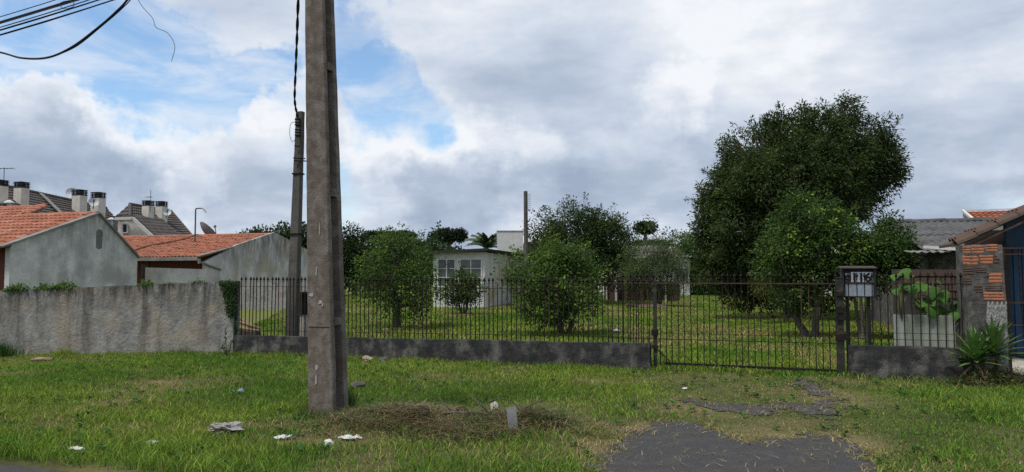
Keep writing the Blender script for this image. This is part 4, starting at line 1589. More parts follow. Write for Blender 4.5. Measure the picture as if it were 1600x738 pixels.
mb.prism([bm_[0], bm_[1], bm_[1] + Vector((0, 0, e1_.z - .2)), bm_[0] + Vector((0, 0, e0_.z - .2))], (0, 0.3, 0))
mb.build("wall", M_cream, t2)
for a, b in ((r0_, r1_), (r0_, e0_), (r1_, e1_)):
    mb = MB()
    nn = int((a - b).length / 0.45)
    for i in range(nn):
        mb.tube([a.lerp(b, i / nn) + Vector((0, 0, 0.06)), a.lerp(b, (i + 1.05) / nn) + Vector((0, 0, 0.05))], [0.13, 0.12], 6)
    tag(mb.build("hip_caps", M_darktile, t2), kind="stuff")
# dormer
Yd = 51.5
dp = [AT(x_, y_, Yd) - O2 for x_, y_ in ((184, 343), (207, 343), (243, 376), (243, 400), (184, 400))]
mb = MB()
mb.prism(dp, (0.4, 3.2, 0))
dm = mb.build("dormer", M_cream, t2)
mb = MB()
fa = [AT(x_, y_, Yd - 0.3) - O2 for x_, y_ in ((180, 342), (207.5, 341), (245, 376))]
mb.bar(fa[0], fa[1], 0.12, 0.20)
mb.bar(fa[1], fa[2], 0.12, 0.20)
mb.build("fascia", M_white, dm)
mb = MB()
fb = [AT(x_, y_ - 1.5, Yd - 0.1) - O2 for x_, y_ in ((178, 341), (208, 340), (250, 379))]
for a, b in ((fb[0], fb[1]), (fb[1], fb[2])):
    tiled_slope(dm, a + Vector((0.4, 3.4, 0.1)), b + Vector((0.4, 3.4, 0.1)), b, a, 1, M_darktile, "roof_strip")
mb.prism([fb[0], fb[1], fb[1] + Vector((0.4, 3.4, 0.1)), fb[0] + Vector((0.4, 3.4, 0.1))], (0, 0, 0.03))
mb.prism([fb[1], fb[2], fb[2] + Vector((0.4, 3.4, 0.1)), fb[1] + Vector((0.4, 3.4, 0.1))], (0, 0, 0.03))
mb.build("roof", M_darktile, dm)
mb = MB()
wz = [AT(x_, y_, Yd - 0.02) - O2 for x_, y_ in ((192, 350), (200, 350), (200, 364), (192, 364))]
mb.prism(wz, (0, -0.05, 0))
mb.build("window", M_black, dm)
mb = MB()
for i in range(4):
    mb.bar(wz[i] + Vector((0, -0.06, 0)), wz[(i + 1) % 4] + Vector((0, -0.06, 0)), 0.10, 0.08)
mb.build("window_frame", M_white, dm)
for px, py in ((231, 343), (252, 344)):
    p = on_plane(px, py, r0_, r1_, e0_, O2)
    ys_ = (p + O2).y
    chimney(t2, p, 12.5 * ys_ / FPX, 21 * ys_ / FPX, 1.3, 8 * ys_ / FPX)
p = on_plane(236, 350, r0_, r1_, e0_, O2)
mb = MB()
mb.tube([p - Vector((0, 0, .3)), p + Vector((0, 0, 0.25))], 0.13, 8)
mb.tube([p + Vector((0, 0, 0.25)), p + Vector((0, 0, 0.33)), p + Vector((0, 0, 0.42))], [0.32, 0.27, 0.05], 10)
mb.build("vent_pipe", M_white, t2)

dish("white satellite dish on the roof ridge beside the third chimney of the dark roof", AT(113, 303, 52.0), 0.42, 0.5, 0.5)
dish("small satellite dish in front of the fourth chimney of the dark roof", AT(146, 317, 53.0), 0.34, 0.6, 0.4)
dish("small satellite dish on the second chimney of the hipped dark roof", AT(260, 332, 60.0), 0.34, 0.7, 0.4)
M_mesh = mat("mesh_dish", (0.20, 0.205, 0.21), (0.28, 0.285, 0.29), scale=30, rough=0.7)
dish("large dark mesh dish standing behind the terracotta ridge by the street lamp", AT(322, 366, 46), 0.78, 2.3, 0.75, M_mesh)


def antenna(label, px, py0, py1, Y, bars_):
    b = AT(px, py0, Y)
    root = thing("tv_antenna", label, "antenna", b, 0)
    hh_ = AT(px, py1, Y).z - b.z
    mb = MB()
    mb.tube([(0, 0, -0.5), (0, 0, hh_)], 0.022, 6)
    mb.build("mast", M_fibro, root)
    mb = MB()
    for z, l0, l1 in bars_:
        mb.tube([(l0, 0, hh_ * z), (l1, 0, hh_ * z + 0.03)], 0.018, 5)
        for q_ in np.linspace(l0, l1, 5):
            mb.tube([(q_, -0.22, hh_ * z), (q_, 0.22, hh_ * z)], 0.010, 4)
    mb.build("elements", M_fibro, root)
    return root


antenna("thin TV antenna on the first chimney at the picture edge", 6, 283, 262, 44, [(0.92, -0.35, 0.55)])
antenna("thin TV antenna rising behind the chimney of the hipped roof", 235, 322, 297, 60, [(0.55, -0.4, 0.1)])
lb = AT(304, 405, 40)
sl_ = thing("street_lamp", "slender metal street lamp with a short bent arm above the terracotta roof", "street lamp", (lb.x, lb.y, 0), 0)
zt = AT(304, 326, 40).z
mb = MB()
mb.tube([(0, 0, 0), (0, 0, zt - 0.05), (0.03, 0, zt), (0.30, 0, zt + 0.01), (0.42, 0, zt - 0.02)], [0.05, 0.04, 0.035, 0.03, 0.03], 8)
mb.build("mast", M_fibro, sl_)
mb = MB()
mb.prism([(0.36, -0.07, zt + 0.02), (0.50, -0.07, zt - 0.06), (0.57, -0.07, zt - 0.24), (0.52, -0.07, zt - 0.2), (0.40, -0.07, zt - 0.06)], (0, 0.14, 0))
mb.build("lamp_head", M_dish, sl_)

# ------------------------------------------------------------------ white shed
cS = AT(757, 430, 36)
cS.z = 0
shed = thing("white_shed", "white timber shed with two large windows at the far end of the lawn", "shed", cS, ROT)
# local: x left is negative along the front, y into depth
WF, DS, HS = 2.72, 7.6, 2.72
mb = MB()
mb.box(-WF, -0.002, 0.06, 0.16, 0.0, 1.0)
mb.box(-WF, -0.002, 0.06, 0.16, 2.42, HS)
mb.box(-WF, -WF + 0.22, 0.06, 0.16, 1.0, 2.42)
mb.box(-1.52, -1.32, 0.06, 0.16, 1.0, 2.42)
mb.box(-0.14, -0.002, 0.06, 0.16, 1.0, 2.42)
mb.build("front_wall", M_white, shed)
for x0, x1 in ((-WF + 0.22, -1.52), (-1.32, -0.14)):
    mb = MB()
    mb.box(x0, x0 + 0.06, 0.03, 0.12, 1.0, 2.42)
    mb.box(x1 - 0.06, x1, 0.03, 0.12, 1.0, 2.42)
    mb.box(x0 + 0.06, x1 - 0.06, 0.03, 0.12, 2.35, 2.42)
    mb.box(x0 + 0.06, x1 - 0.06, 0.03, 0.12, 1.0, 1.06)
    xm = (x0 + x1) / 2
    mb.box(xm - 0.025, xm + 0.025, 0.05, 0.11, 1.06, 2.35)
    for z in (1.48, 1.92):
        mb.box(x0 + 0.06, xm - 0.025, 0.052, 0.108, z - 0.018, z + 0.018)
        mb.box(xm + 0.025, x1 - 0.06, 0.052, 0.108, z - 0.018, z + 0.018)
    w_ = mb.build("window", M_white, shed)
    for a0_, a1_ in ((x0 + 0.06, xm - 0.025), (xm + 0.025, x1 - 0.06)):
        for z0, z1 in ((1.06, 1.462), (1.498, 1.902), (1.938, 2.35)):
            mb = MB()
            mb.box(a0_, a1_, 0.075, 0.085, z0, z1)
            mb.build("pane", M_glass, w_)
npl = 34
for i in range(npl):
    mb = MB()
    y0 = 0.05 + i * DS / npl
    mb.box(-0.03, 0.0 + tr_.uniform(0.0, 0.010), y0 + 0.006, y0 + DS / npl - 0.006, 0.0, HS - 0.02 - i * 0.004)
    mb.build("plank", M_peel, shed)
mb = MB()
mb.box(-0.10, -0.035, 0.17, DS, 0.0, HS - 0.25)
mb.box(-WF, -WF + 0.08, 0.17, DS, 0.0, HS - 0.2)
mb.build("backing_wall", M_cream, shed)
mb = MB()
mb.prism([(-WF - 0.25, -0.3, HS - 0.02), (0.28, -0.3, HS + 0.10), (0.28, DS + 0.3, HS - 0.02), (-WF - 0.25, DS + 0.3, HS - 0.12)], (0, 0, 0.05))
mb.build("roof", M_black, shed)
mb = MB()
mb.bar((-WF - 0.25, -0.325, HS - 0.01), (0.28, -0.325, HS + 0.11), 0.04, 0.13)
mb.build("fascia", M_black, shed)

# white block behind the shed
wb = AT(797, 430, 56)
wb.z = 0
mb = MB()
blk = thing("white_building", "plain white flat-topped block rising behind the shed roof", "building", wb, 0)
zt = AT(797, 361.5, 56).z
mb.box(-0.98, 0.98, 0, 3.0, 0, zt)
mb.build("wall", M_white, blk)
mb = MB()
mb.box(-1.02, 1.02, -0.04, 3.04, zt + 0.002, zt + 0.05)
mb.build("coping", M_fibro_light, blk)
bs = AT(828, 378, 50)
mb = MB()
mb.box(-1.2, 1.2, 0, 4, 0, bs.z)
o = tag(mb.build("brick_block", M_darkbrick), "dull brick-brown block between the pegged pole and the bushy tree", "building")
o.location = (bs.x + 0.8, bs.y, 0)


# ------------------------------------------------------------------ back house with fibre-cement roof
def corrugated(name, parent, A, B, C, D, pitch, amp, material, dirn='AB', thick=0.0):
    """sheet with ridges running from edge A-B to edge D-C"""
    L_ = (B - A).length
    n = max(4, int(L_ / pitch * 4))
    nrm = (B - A).cross(D - A).normalized()
    if nrm.z < 0:
        nrm = -nrm
    vs, fs = [], []
    for j in range(n + 1):
        f = j / n
        off_ = nrm * (amp * math.sin(f * L_ / pitch * 2 * math.pi))
        a, b = A.lerp(B, f), D.lerp(C, f)
        vs += [a + off_, b + off_, a + off_ - nrm * 0.008, b + off_ - nrm * 0.008]
    for j in range(n):
        k_ = j * 4
        fs += [(k_, k_ + 4, k_ + 5, k_ + 1), (k_ + 2, k_ + 3, k_ + 7, k_ + 6), (k_ + 1, k_ + 5, k_ + 7, k_ + 3), (k_, k_ + 2, k_ + 6, k_ + 4)]
    return MB().add(vs, fs).build(name, material, parent, smooth=False)


bh = thing("back_house", "white house with corrugated fibre-cement roof at the back of the lot", "house", AT(1030, 430, 58), 0)
bh.location.z = 0
OB = bh.location.copy()
e0, e1 = AT(940, 403, 57) - OB, AT(1086, 402, 57) - OB
r0, r1 = AT(945, 384, 60.5) - OB, AT(1080, 384, 60.5) - OB
ns = 6
for i in range(ns):
    a, b = i / ns, (i + 0.99) / ns
    up = Vector((0, 0, 0.01 * (i % 2)))
    corrugated("roof_sheet", bh, r0.lerp(r1, a) + up, r0.lerp(r1, b) + up, e0.lerp(e1, b) + up, e0.lerp(e1, a) + up, 0.30, 0.05, M_fibro_light)
mb = MB()
mb.prism([(e0.x + 0.3, e0.y + 0.4, 0), (e1.x - 0.3, e1.y + 0.4, 0), (e1.x - 0.3, e1.y + 0.4, e0.z - 0.05), (e0.x + 0.3, e0.y + 0.4, e0.z - 0.05)], (0, 5.5, 0))
mb.build("wall", M_white, bh)
mb = MB()
mb.prism([r0, r1, r1 + Vector((0, 3.5, -1)), r0 + Vector((0, 3.5, -1))], (0, 0, -0.06))
mb.build("rear_slope", M_fibro, bh)
for px in (1012, 1066):
    mb = MB()
    c = AT(px, 428, 57) - OB
    mb.box(c.x - 0.45, c.x + 0.45, e0.y + 0.36, e0.y + 0.398, 1.1, 2.1)
    w_ = mb.build("window", M_glass, bh)
    mb = MB()
    for a in (-0.47, 0, 0.47):
        mb.box(c.x + a - 0.03, c.x + a + 0.03, e0.y + 0.33, e0.y + 0.36, 1.05, 2.15)
    mb.build("frame", M_brown, w_)
b0, b1 = AT(1086, 436, 60), AT(1345, 440, 54)
mb = MB()
mb.prism([(b0.x, b0.y, -0.2), (b1.x, b1.y, -0.2), (b1.x, b1.y, 1.25), (b0.x, b0.y, 1.35)], (0, 0.2, 0))
tag(mb.build("boundary_wall", M_cream), "pale back boundary wall glimpsed under the big tree", "wall")

# scrap lean-to
sh_ = thing("scrap_shelter", "rusty scrap lean-to half hidden behind the feathery shrub", "shelter", AT(1000, 430, 44), 0)
sh_.location.z = 0
OS = sh_.location.copy()
for px, top in ((948, 420), (962, 412), (977, 404), (1003, 404), (1040, 412)):
    p = AT(px, top, 44) - OS
    mb = MB()
    mb.box(p.x - 0.06, p.x + 0.06, p.y - 0.06, p.y + 0.06, -0.05, p.z)
    mb.build("post", M_brown if px % 2 else M_white, sh_)
a, b = AT(955, 405, 43.5) - OS, AT(1010, 404, 43.5) - OS
corrugated("roof_sheet", sh_, a + Vector((0, 2, .25)), b + Vector((0, 2, .25)), b, a, 0.2, 0.02, M_fibro_light)
for x0, x1, y0, y1, mt, dy in ((944, 966, 428, 466, M_brown, 0), (966, 1012, 436, 462, M_rust, .2), (1012, 1062, 440, 462, M_brown, .1), (984, 996, 408, 434, M_greyboard, .9), (1000, 1008, 404, 432, M_peel, .8), (968, 982, 410, 434, M_log, .7)):
    a, b = AT(x0, y1, 44 + dy) - OS, AT(x1, y0, 44 + dy) - OS
    corrugated("panel", sh_, Vector((a.x, a.y, b.z)), Vector((b.x, a.y, b.z)), Vector((b.x, a.y, a.z - .3)), Vector((a.x, a.y, a.z - .3)), 0.15, 0.015, mt)

# ------------------------------------------------------------------ right-hand houses
rh = thing("corrugated_house", "low house with dark grey corrugated roof behind the brick pillar", "house", FL(s_at(1480, 7), 7, 0), ROT)
Mi = Matrix.Translation(rh.location) @ Matrix.Rotation(ROT, 4, 'Z')
Mi = Mi.inverted()
E0, E1 = Mi @ AT(1446, 392, 17.2), None
s0_, s1_ = E0.x, E0.x + 7.5
eav = E0.y
zr = AT(1410, 349, 23.2).z
ze = AT(1446, 392, 17.2).z
yr = (Mi @ AT(1405, 349, 23.2)).y
ns = 7
wd_ = (s1_ - s0_) / ns
for i in range(ns):
    for j in range(2):
        f0, f1 = j * 0.5, 0.53 if j == 0 else 1.0
        up = 0.012 * (i % 2) + (0.02 if j == 0 else 0)
        P_ = lambda xx_, f: Vector((xx_, yr + (eav - yr) * f, zr + (ze - zr) * f + up))
        xa, xb = s0_ + i * wd_, s0_ + (i + 1.03) * wd_
        corrugated("roof_sheet", rh, P_(xa, f0), P_(xb, f0), P_(xb, f1), P_(xa, f1), 0.177, 0.026, M_fibro)
mb = MB()
for i in range(16):
    mb.tube([(s0_ + i * 0.47, yr, zr + 0.03), (s0_ + (i + 1.03) * 0.47, yr, zr + 0.03 + 0.015 * (i % 2))], 0.09, 8)
tag(mb.build("ridge_caps", M_fibro, rh), kind="stuff")
mb = MB()
mb.box(s0_ + 0.3, s1_, eav + 0.55, eav + 0.7, 0, ze + 0.05)
mb.box(s0_ + 0.3, s0_ + 0.45, eav + 0.7, yr + 4, 0, ze)
mb.build("wall", M_render, rh)
mb = MB()
mb.prism([(s0_, yr, zr - 0.03), (s1_, yr, zr - 0.03), (s1_, yr + 6, ze), (s0_, yr + 6, ze)], (0, 0, -0.05))
mb.build("rear_slope", M_fibro, rh)
aw0, aw1 = Mi @ AT(1428, 394, 16.6), Mi @ AT(1502, 391, 15.6)
corrugated("awning_sheet", rh, Vector((aw0.x, eav + 0.5, aw0.z + 0.06)), Vector((aw1.x, eav + 0.5, aw0.z + 0.06)), Vector((aw1.x, eav - 0.55, aw0.z)), Vector((aw0.x, eav - 0.55, aw0.z)), 0.16, 0.018, M_fibro_light)
mb = MB()
mb.bar(Mi @ AT(1444, 386, 16.9), Mi @ AT(1502, 390, 16.0), 0.05, 0.06)
mb.build("awning_rail", M_white, rh)

# stained brick wall left of the pillar; tree shade put into its dark colour
bwS, bwE = s_at(1395, 1.6), s_at(1512, 1.6)
bw = thing("brick_wall", "low stained brick wall, coloured dark for tree shade, behind the short fence panel", "wall", FL(bwS, 1.6, 0), ROT)
mb = MB()
L_ = bwE - bwS
mb.box(0, L_, 0.02, 0.15, -0.1, 1.70)
mb.build("mortar_core", mat("shaded_mortar", (0.03, 0.03, 0.028), (0.06, 0.056, 0.05), scale=6, rough=0.95), bw)  # mortar coloured dark to stand in for the tree's shade
mb = MB()
mb.box(-0.095, 0.095, 0, 0.03, -0.05, 0.05)
me_b = mb.mesh("brick", M_darkbrick)
for r_ in range(4):
    for c_ in range(int(L_ / 0.21)):
        if tr_.random() < 0.12:
            continue
        link("brick", me_b, bw, (0.11 + c_ * 0.21 + (0.1 if r_ % 2 else 0), tr_.uniform(-0.012, 0.004), 1.63 - r_ * 0.125))

# brick pillar
pil = thing("brick_pillar", "cracked rendered gate pillar with bare orange bricks at the fence end", "pillar", FL(sP0, -0.10, 0), ROT)
WP = sP1 - sP0
mb = MB()
HP = AT(1535, 383, 11.15).z
mb.prism([(0, 0, -0.15), (WP, 0, -0.15), (WP * 0.86, 0, HP), (-0.02, 0, HP)], (0, 0.55, 0))
mb.build("core", M_render, pil)
mb = MB()
vs = []


def pilpt(px, py):
    """local point on the pillar front"""
    n_ = Vector((ey.x, ey.y, 0))
    P0 = FL(sP0, -0.10, 0)
    d_ = ray(px, py)
    o_ = Vector((0, 0, EYE))
    t = (P0 - o_).dot(n_) / d_.dot(n_)
    p = o_ + d_ * t - P0
    return p.dot(ex), p.z


a_ = [pilpt(*q_) for q_ in ((1542, 478), (1560, 474), (1573, 474), (1575, 570), (1536, 572), (1537, 520))]
nxp, nzp = 22, 52
# lumpy coarse render patch in low relief
gridv, gidx = [], {}
for j in range(nzp):
    for i in range(nxp):
        f, g_ = i / (nxp - 1), j / (nzp - 1)
        x0 = a_[4][0] * (1 - g_) + a_[0][0] * g_
        x1 = min(WP * (1 - 0.14 * ((-0.05 + g_ * 0.95) / HP)) - 0.004, a_[3][0] * (1 - g_) + a_[2][0] * g_)
        zz = -0.05 + (a_[1][1] + 0.05) * g_ + 0.03 * math.sin(i * 1.3) * g_
        gridv.append((x0 + (x1 - x0) * f, -0.012 - 0.03 * float(fbm(np.array([i * 0.6]), np.array([j * 0.6]), 3, 3)[0]) * (0 if i in (0, nxp - 1) or j == nzp - 1 else 1), zz))
mb.add(gridv, [(j * nxp + i, j * nxp + i + 1, (j + 1) * nxp + i + 1, (j + 1) * nxp + i) for j in range(nzp - 1) for i in range(nxp - 1)])
mb.build("render_patch", M_render_light, pil)
mb = MB()
gv, nxp, nzp = [], 40, 110
for j in range(nzp):
    for i in range(nxp):
        f, g_ = i / (nxp - 1), j / (nzp - 1)
        zz = -0.1 + (HP + 0.1) * g_
        wr = WP * (1 - 0.14 * max(0, zz + 0.15) / (HP + 0.15))
        wl = -0.02 * max(0, zz + 0.15) / (HP + 0.15)
        q_ = float(fbm(np.array([f * 7.0]), np.array([zz * 10.0]), 77, 4)[0])
        crs = 0.006 if (zz % 0.15) < 0.02 and zz > 1.2 else 0.0
        gv.append((wl + (wr - wl) * f, 0.008 - 0.018 * q_ + crs, zz + 0.02 * (q_ - 0.5) * (j == nzp - 1)))
mb.add(gv, [(j * nxp + i, j * nxp + i + 1, (j + 1) * nxp + i + 1, (j + 1) * nxp + i) for j in range(nzp - 1) for i in range(nxp - 1)])
mb.build("render_coat", M_render, pil)
for x0, y0, x1, y1 in ((1505, 385, 1516, 397), (1518, 383, 1537, 397), (1540, 382, 1559, 394), (1505, 400, 1528, 415), (1531, 399, 1551, 413), (1545, 427, 1565, 443), (1537, 457, 1568, 470),
                       (1505, 418, 1521, 430), (1524, 417, 1542, 426), (1553, 398, 1560, 412), (1505, 433, 1517, 445), (1523, 446, 1535, 458), (1540, 446, 1566, 455)):
    (xa, za), (xb, zb) = pilpt(x0, y1), pilpt(x1, y0)
    mb = MB()
    hgt = zb - za
    prof = []
    for i in range(7):
        f = i / 6
        prof.append((-0.002 if i % 2 == 0 else -0.009, za + hgt * (f + tr_.uniform(-.02, .02) * (0 < i < 6))))
    vs = [(xa + tr_.uniform(0, .006), y_, z_) for y_, z_ in prof] + [(xb - tr_.uniform(0, .01), y_, z_) for y_, z_ in prof]
    fs = [(i, i + 7, i + 8, i + 1) for i in range(6)]
    vs += [(xa, 0.01, za), (xb, 0.01, za), (xb, 0.01, zb), (xa, 0.01, zb)]
    fs += [(0, 14, 15, 7), (6, 13, 16, 17), tuple(list(range(7)) + [17, 14]), tuple(list(range(7, 14))[::-1] + [15, 16])]
    vs = [(a_ + tr_.uniform(-.012, .012), b_, c_ + tr_.uniform(-.005, .005)) for a_, b_, c_ in vs]
    mb.add(vs, fs)
    mb.build("brick", M_darkbrick if (y0 in (418, 417, 398, 433, 446)) else M_brick, pil)

# house on the right with brown eave and blue wall
rb = thing("blue_house", "blue-walled house under a low brown roof edge at the picture edge", "house", FL(sP1, 0, 0), ROT)
Mb = (Matrix.Translation(rb.location) @ Matrix.Rotation(ROT, 4, 'Z')).inverted()
v0, v1 = Mb @ AT(1497, 380, 13.2), Mb @ AT(1625, 328, 12.2)
yv = v0.y
slp = 0.44
L_ = 5.0
V0 = Vector((v0.x, yv, v0.z))
V1 = V0 + Vector((L_, 0, L_ * slp))
V1p = Mb @ AT(1600, 337, 12.4)
slp = (V1p.z - V0.z) / (V1p.x - V0.x)
V1 = V0 + Vector((L_, 0, L_ * slp))
dep = Vector((0, 1.4, 0))
mb = MB()
mb.prism([V0, V1, V1 + dep, V0 + dep], (0, 0, -0.05))
mb.build("roof_deck", M_brown, rb)
mb = MB()
mb.bar(V0 + Vector((0.1, -0.02, -0.10)), V1 + Vector((0, -0.02, -0.10)), 0.04, 0.13, up=(0, 1, 0))
mb.build("barge_board", M_brown, rb)
me_rt = tile_mesh(0.21, 0.42, 0.07, material=mat("old_brown_tile", (0.062, 0.038, 0.028), (0.11, 0.066, 0.048), scale=9, c3=(0.06, 0.05, 0.04), scale3=4, amt3=0.6, rough=0.95))
an = math.atan(slp)
for r_ in range(3):
    for c_ in range(13):
        b_ = V0 + Vector((math.cos(an), 0, math.sin(an))) * (0.02 + c_ * 0.36)
        o = link("roof_tile", me_rt, rb, b_ + Vector((0, 0.10 + r_ * 0.21, 0.01)))
        o.rotation_euler = Matrix(((0, math.cos(an), -math.sin(an)), (-1, 0, 0), (0, math.sin(an), math.cos(an)))).to_euler()
me_vc = me_cap.copy()
me_vc.materials.clear()
me_vc.materials.append(MATS["old_brown_tile"])
for c_ in range(13):
    b_ = V0 + Vector((math.cos(an), 0, math.sin(an))) * (c_ * 0.36 - 0.04)
    link("verge_tile", me_vc, rb, b_ + Vector((0, -0.02, -0.01 + tr_.uniform(-.008, .008))), (0, -an + 0.03, 0))
mb = MB()
bl = (Mb @ AT(1574, 430, 13.9))
ztop_ = lambda q_: V0.z + (q_ - V0.x) * slp - 0.08
mb.prism([(bl.x, bl.y, 0.05), (bl.x + 3.5, bl.y, 0.05), (bl.x + 3.5, bl.y, ztop_(bl.x + 3.5)), (bl.x, bl.y, ztop_(bl.x))], (0, 0.15, 0))
mb.build("wall", M_blue, rb)
mb = MB()
for i in range(6):
    xx_ = bl.x + 0.10 + i * 0.14
    mb.box(xx_, xx_ + 0.125, bl.y - 0.03, bl.y - 0.002, 0.10, 2.1)
dr_ = mb.build("door", M_blue, rb)
mb = MB()
mb.box(bl.x - 0.06, bl.x + 0.03, bl.y - 0.05, bl.y, 0.08, 2.15)
mb.build("door_frame", M_black, rb)
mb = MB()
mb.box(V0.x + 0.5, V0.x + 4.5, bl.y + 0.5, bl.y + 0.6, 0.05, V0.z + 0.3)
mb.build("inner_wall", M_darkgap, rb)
mb = MB()
p0_ = Mb @ FL(sP1, -0.3, 0)
mb.box(WP * 0.02, 5, -0.35, bl.y + 0.3, 0.0, 0.06)
mb.build("porch_floor", M_pave, rb)

# grille gate at the edge
gg = thing("grille_gate", "rusty iron grille gate beside the brick pillar at the picture edge", "gate", FL(sP1 + 0.03, 0.05, 0), ROT)
hg = AT(1566, 386, 11.1).z
mb = MB()
mb.bar((0.0, 0, 0.02), (-0.06, 0, hg), 0.035)
mb.build("frame_post", M_rust, gg)
for xx_, top in ((0.19, hg), (0.33, hg - 0.02), (0.50, hg), (0.67, hg)):
    mb = MB()
    mb.bar((xx_, 0, 0.05), (xx_ - 0.05, 0, top), 0.016)
    mb.build("bar", M_iron, gg)
for z, wd_r in ((hg - 0.02, 0.02), (hg - 0.11, 0.016), (1.17 + 0.02, 0.022), (0.86, 0.014), (0.42, 0.014), (0.1, 0.02)):
    mb = MB()
    mb.bar((-0.05 * z / hg, -0.01, z), (1.3, -0.01, z), wd_r)
    mb.build("rail", M_rust, gg)
for i in range(5):
    mb = MB()
    pts = [(0.08 + i * 0.10 + 0.045 * math.cos(a), -0.012, 0.47 + 0.045 * math.sin(a)) for a in np.linspace(math.pi, 2 * math.pi, 9)]
    mb.tube(pts, 0.007, 5)
    mb.build("scroll", M_iron, gg)

# far terracotta house at right
fh = thing("terracotta_house", "far house with weathered terracotta roof above the corrugated roof", "house", AT(1550, 430, 36), 0)
fh.location.z = 0
OF = fh.location.copy()
ra, rb2 = AT(1506, 332, 36.5) - OF, AT(1680, 326, 35.0) - OF
ea, eb = AT(1530, 352, 33.5) - OF, AT(1700, 352, 32) - OF
tiled_slope(fh, ra, rb2, eb, ea, 8, M_terracotta, wave=0.25)
mb = MB()
mb.prism([ra + Vector((-.05, 0, .02)), ea + Vector((-.05, 0, .02)), Vector((ea.x - .05, ea.y, 0)), Vector((ra.x - .05, ra.y, 0))], (0.15, 0.05, 0))
mb.build("gable_wall", M_house_plaster, fh)
mb = MB()
mb.bar(ra + Vector((-.06, 0, .08)), ea + Vector((-.06, 0, .08)), 0.10, 0.12)
mb.bar(ra + Vector((-.06, 0, .08)), rb2 + Vector((0, 0, .08)), 0.10, 0.06)
mb.build("verge_strip", M_white, fh)
mb = MB()
mb.prism([Vector((ea.x, ea.y, 0)), Vector((eb.x, eb.y, 0)), eb + Vector((0, 0, -.1)), ea + Vector((0, 0, -.1))], (0, 0.2, 0))
mb.build("wall", M_house_plaster, fh)

# ------------------------------------------------------------------ number box
nbx = FL(s_at(1340, 0.42), 0.42, 0)
box_ = thing("number_box", "dark roofed meter box with house number plates behind the gate post", "meter box", nbx, ROT)
Mn = (Matrix.Translation(nbx) @ Matrix.Rotation(ROT, 4, 'Z')).inverted()
zt_, zm, zb_ = AT(1340, 420, nbx.y).z, AT(1340, 442, nbx.y).z, AT(1340, 465, nbx.y).z
hw = 0.25
mb = MB()
mb.box(-hw, hw, 0.02, 0.22, zb_, zt_)
mb.box(-hw - 0.0, -hw + 0.03, -0.06, 0.02, zb_, zt_)
mb.box(hw - 0.03, hw, -0.06, 0.02, zb_, zt_)
mb.build("case", M_black, box_)
mb = MB()
mb.prism([(-hw - 0.02, -0.09, zt_ + 0.0), (hw + 0.02, -0.09, zt_), (hw + 0.02, 0.24, zt_ + 0.03), (-hw - 0.02, 0.24, zt_ + 0.03)], (0, 0, 0.015))
mb.build("roof", mat("dark_box_lid", (0.035, 0.026, 0.022), (0.07, 0.05, 0.042), scale=8, rough=0.9), box_)
mb = MB()
mb.box(-0.105, hw - 0.031, 0.0, 0.018, zm + 0.012, zt_ - 0.055)
pl = mb.build("number_plate", M_signwhite, box_)
mb = MB()
mb.box(-hw + 0.055, -0.125, 0.0, 0.018, zm + 0.02, zt_ - 0.075)
pl2 = mb.build("number_plate", mat("beige_plate", (0.55, 0.53, 0.48), (0.63, 0.61, 0.56), scale=9, rough=0.7), box_)
mb = MB()
mb.box(-hw + 0.05, hw - 0.032, 0.0, 0.018, zb_ + 0.02, zm - 0.012)
mb.build("door_panel", M_signgrey, box_)
mb = MB()
mb.box(-hw + 0.031, hw - 0.031, -0.012, 0.02, zm - 0.010, zm + 0.010)
mb.build("divider", M_rust, box_)


def numeral(ch, x_, z_, size, parent, sx=1.0):
    cu = bpy.data.curves.new("numeral", 'FONT')
    cu.body = ch
    cu.size = size
    cu.extrude = 0.004
    cu.offset = 0.006
    cu.align_x = 'CENTER'
    cu.materials.append(M_black)
    tmp = link("numeral_outline", cu, None)
    me_ = bpy.data.meshes.new_from_object(tmp.evaluated_get(bpy.context.evaluated_depsgraph_get()))
    bpy.data.objects.remove(tmp)
    me_.name = "numeral"
    o_ = link("numeral", me_, parent, (x_, -0.006, z_), (R(90), 0, 0))
    o_.scale = (sx, 1, 1)
    return o_


numeral("1", -0.055, zm + 0.02, 0.20, pl)
numeral("1", 0.045, zm + 0.02, 0.20, pl)
numeral("6", 0.145, zm + 0.02, 0.20, pl)
numeral("1", -0.19, zm + 0.03, 0.14, pl2, 0.5)
numeral("0", -0.165, zm + 0.03, 0.14, pl2, 0.45)
numeral("0", -0.138, zm + 0.03, 0.14, pl2, 0.45)
mb = MB()
for xx_ in (-0.16, 0.16):
    mb.box(xx_ - 0.025, xx_ + 0.025, 0.08, 0.13, -0.1, zb_)
mb.build("stand_legs", M_black, box_)

# pale sheet leaning behind the short fence
ps = FL(s_at(1394, 0.30), 0.30, 0)
Lp = s_at(1490, 0.30) - s_at(1394, 0.30)
sh2 = corrugated("corrugated_sheet", None, Vector((0, 0.05, 0.98)), Vector((Lp, 0.05, 0.97)), Vector((Lp, 0.0, 0.02)), Vector((0, 0.0, 0.02)), 0.115, 0.008, M_panel)
sh2.location = ps
sh2.rotation_euler = (0, 0, ROT)
tag(sh2, "pale green-grey corrugated sheet leaning behind the short fence panel", "sheet")

# meter cabinet beside the leaning pole
mc = FL(s_at(474, 0.7), 0.7, 0)
cab = thing("meter_cabinet", "dark meter cabinet on a pale plinth right beside the leaning pole", "meter cabinet", mc, ROT)
mb = MB()
mb.box(-0.13, 0.22, 0, 0.3, -0.1, 0.78)
mb.build("plinth", M_cream, cab)
mb = MB()
mb.box(-0.15, 0.24, -0.02, 0.32, 0.782, 1.20)
mb.build("box", M_black, cab)
mb = MB()
mb.box(-0.19, 0.28, -0.07, 0.36, 1.202, 1.25)
mb.build("lid", M_brown, cab)

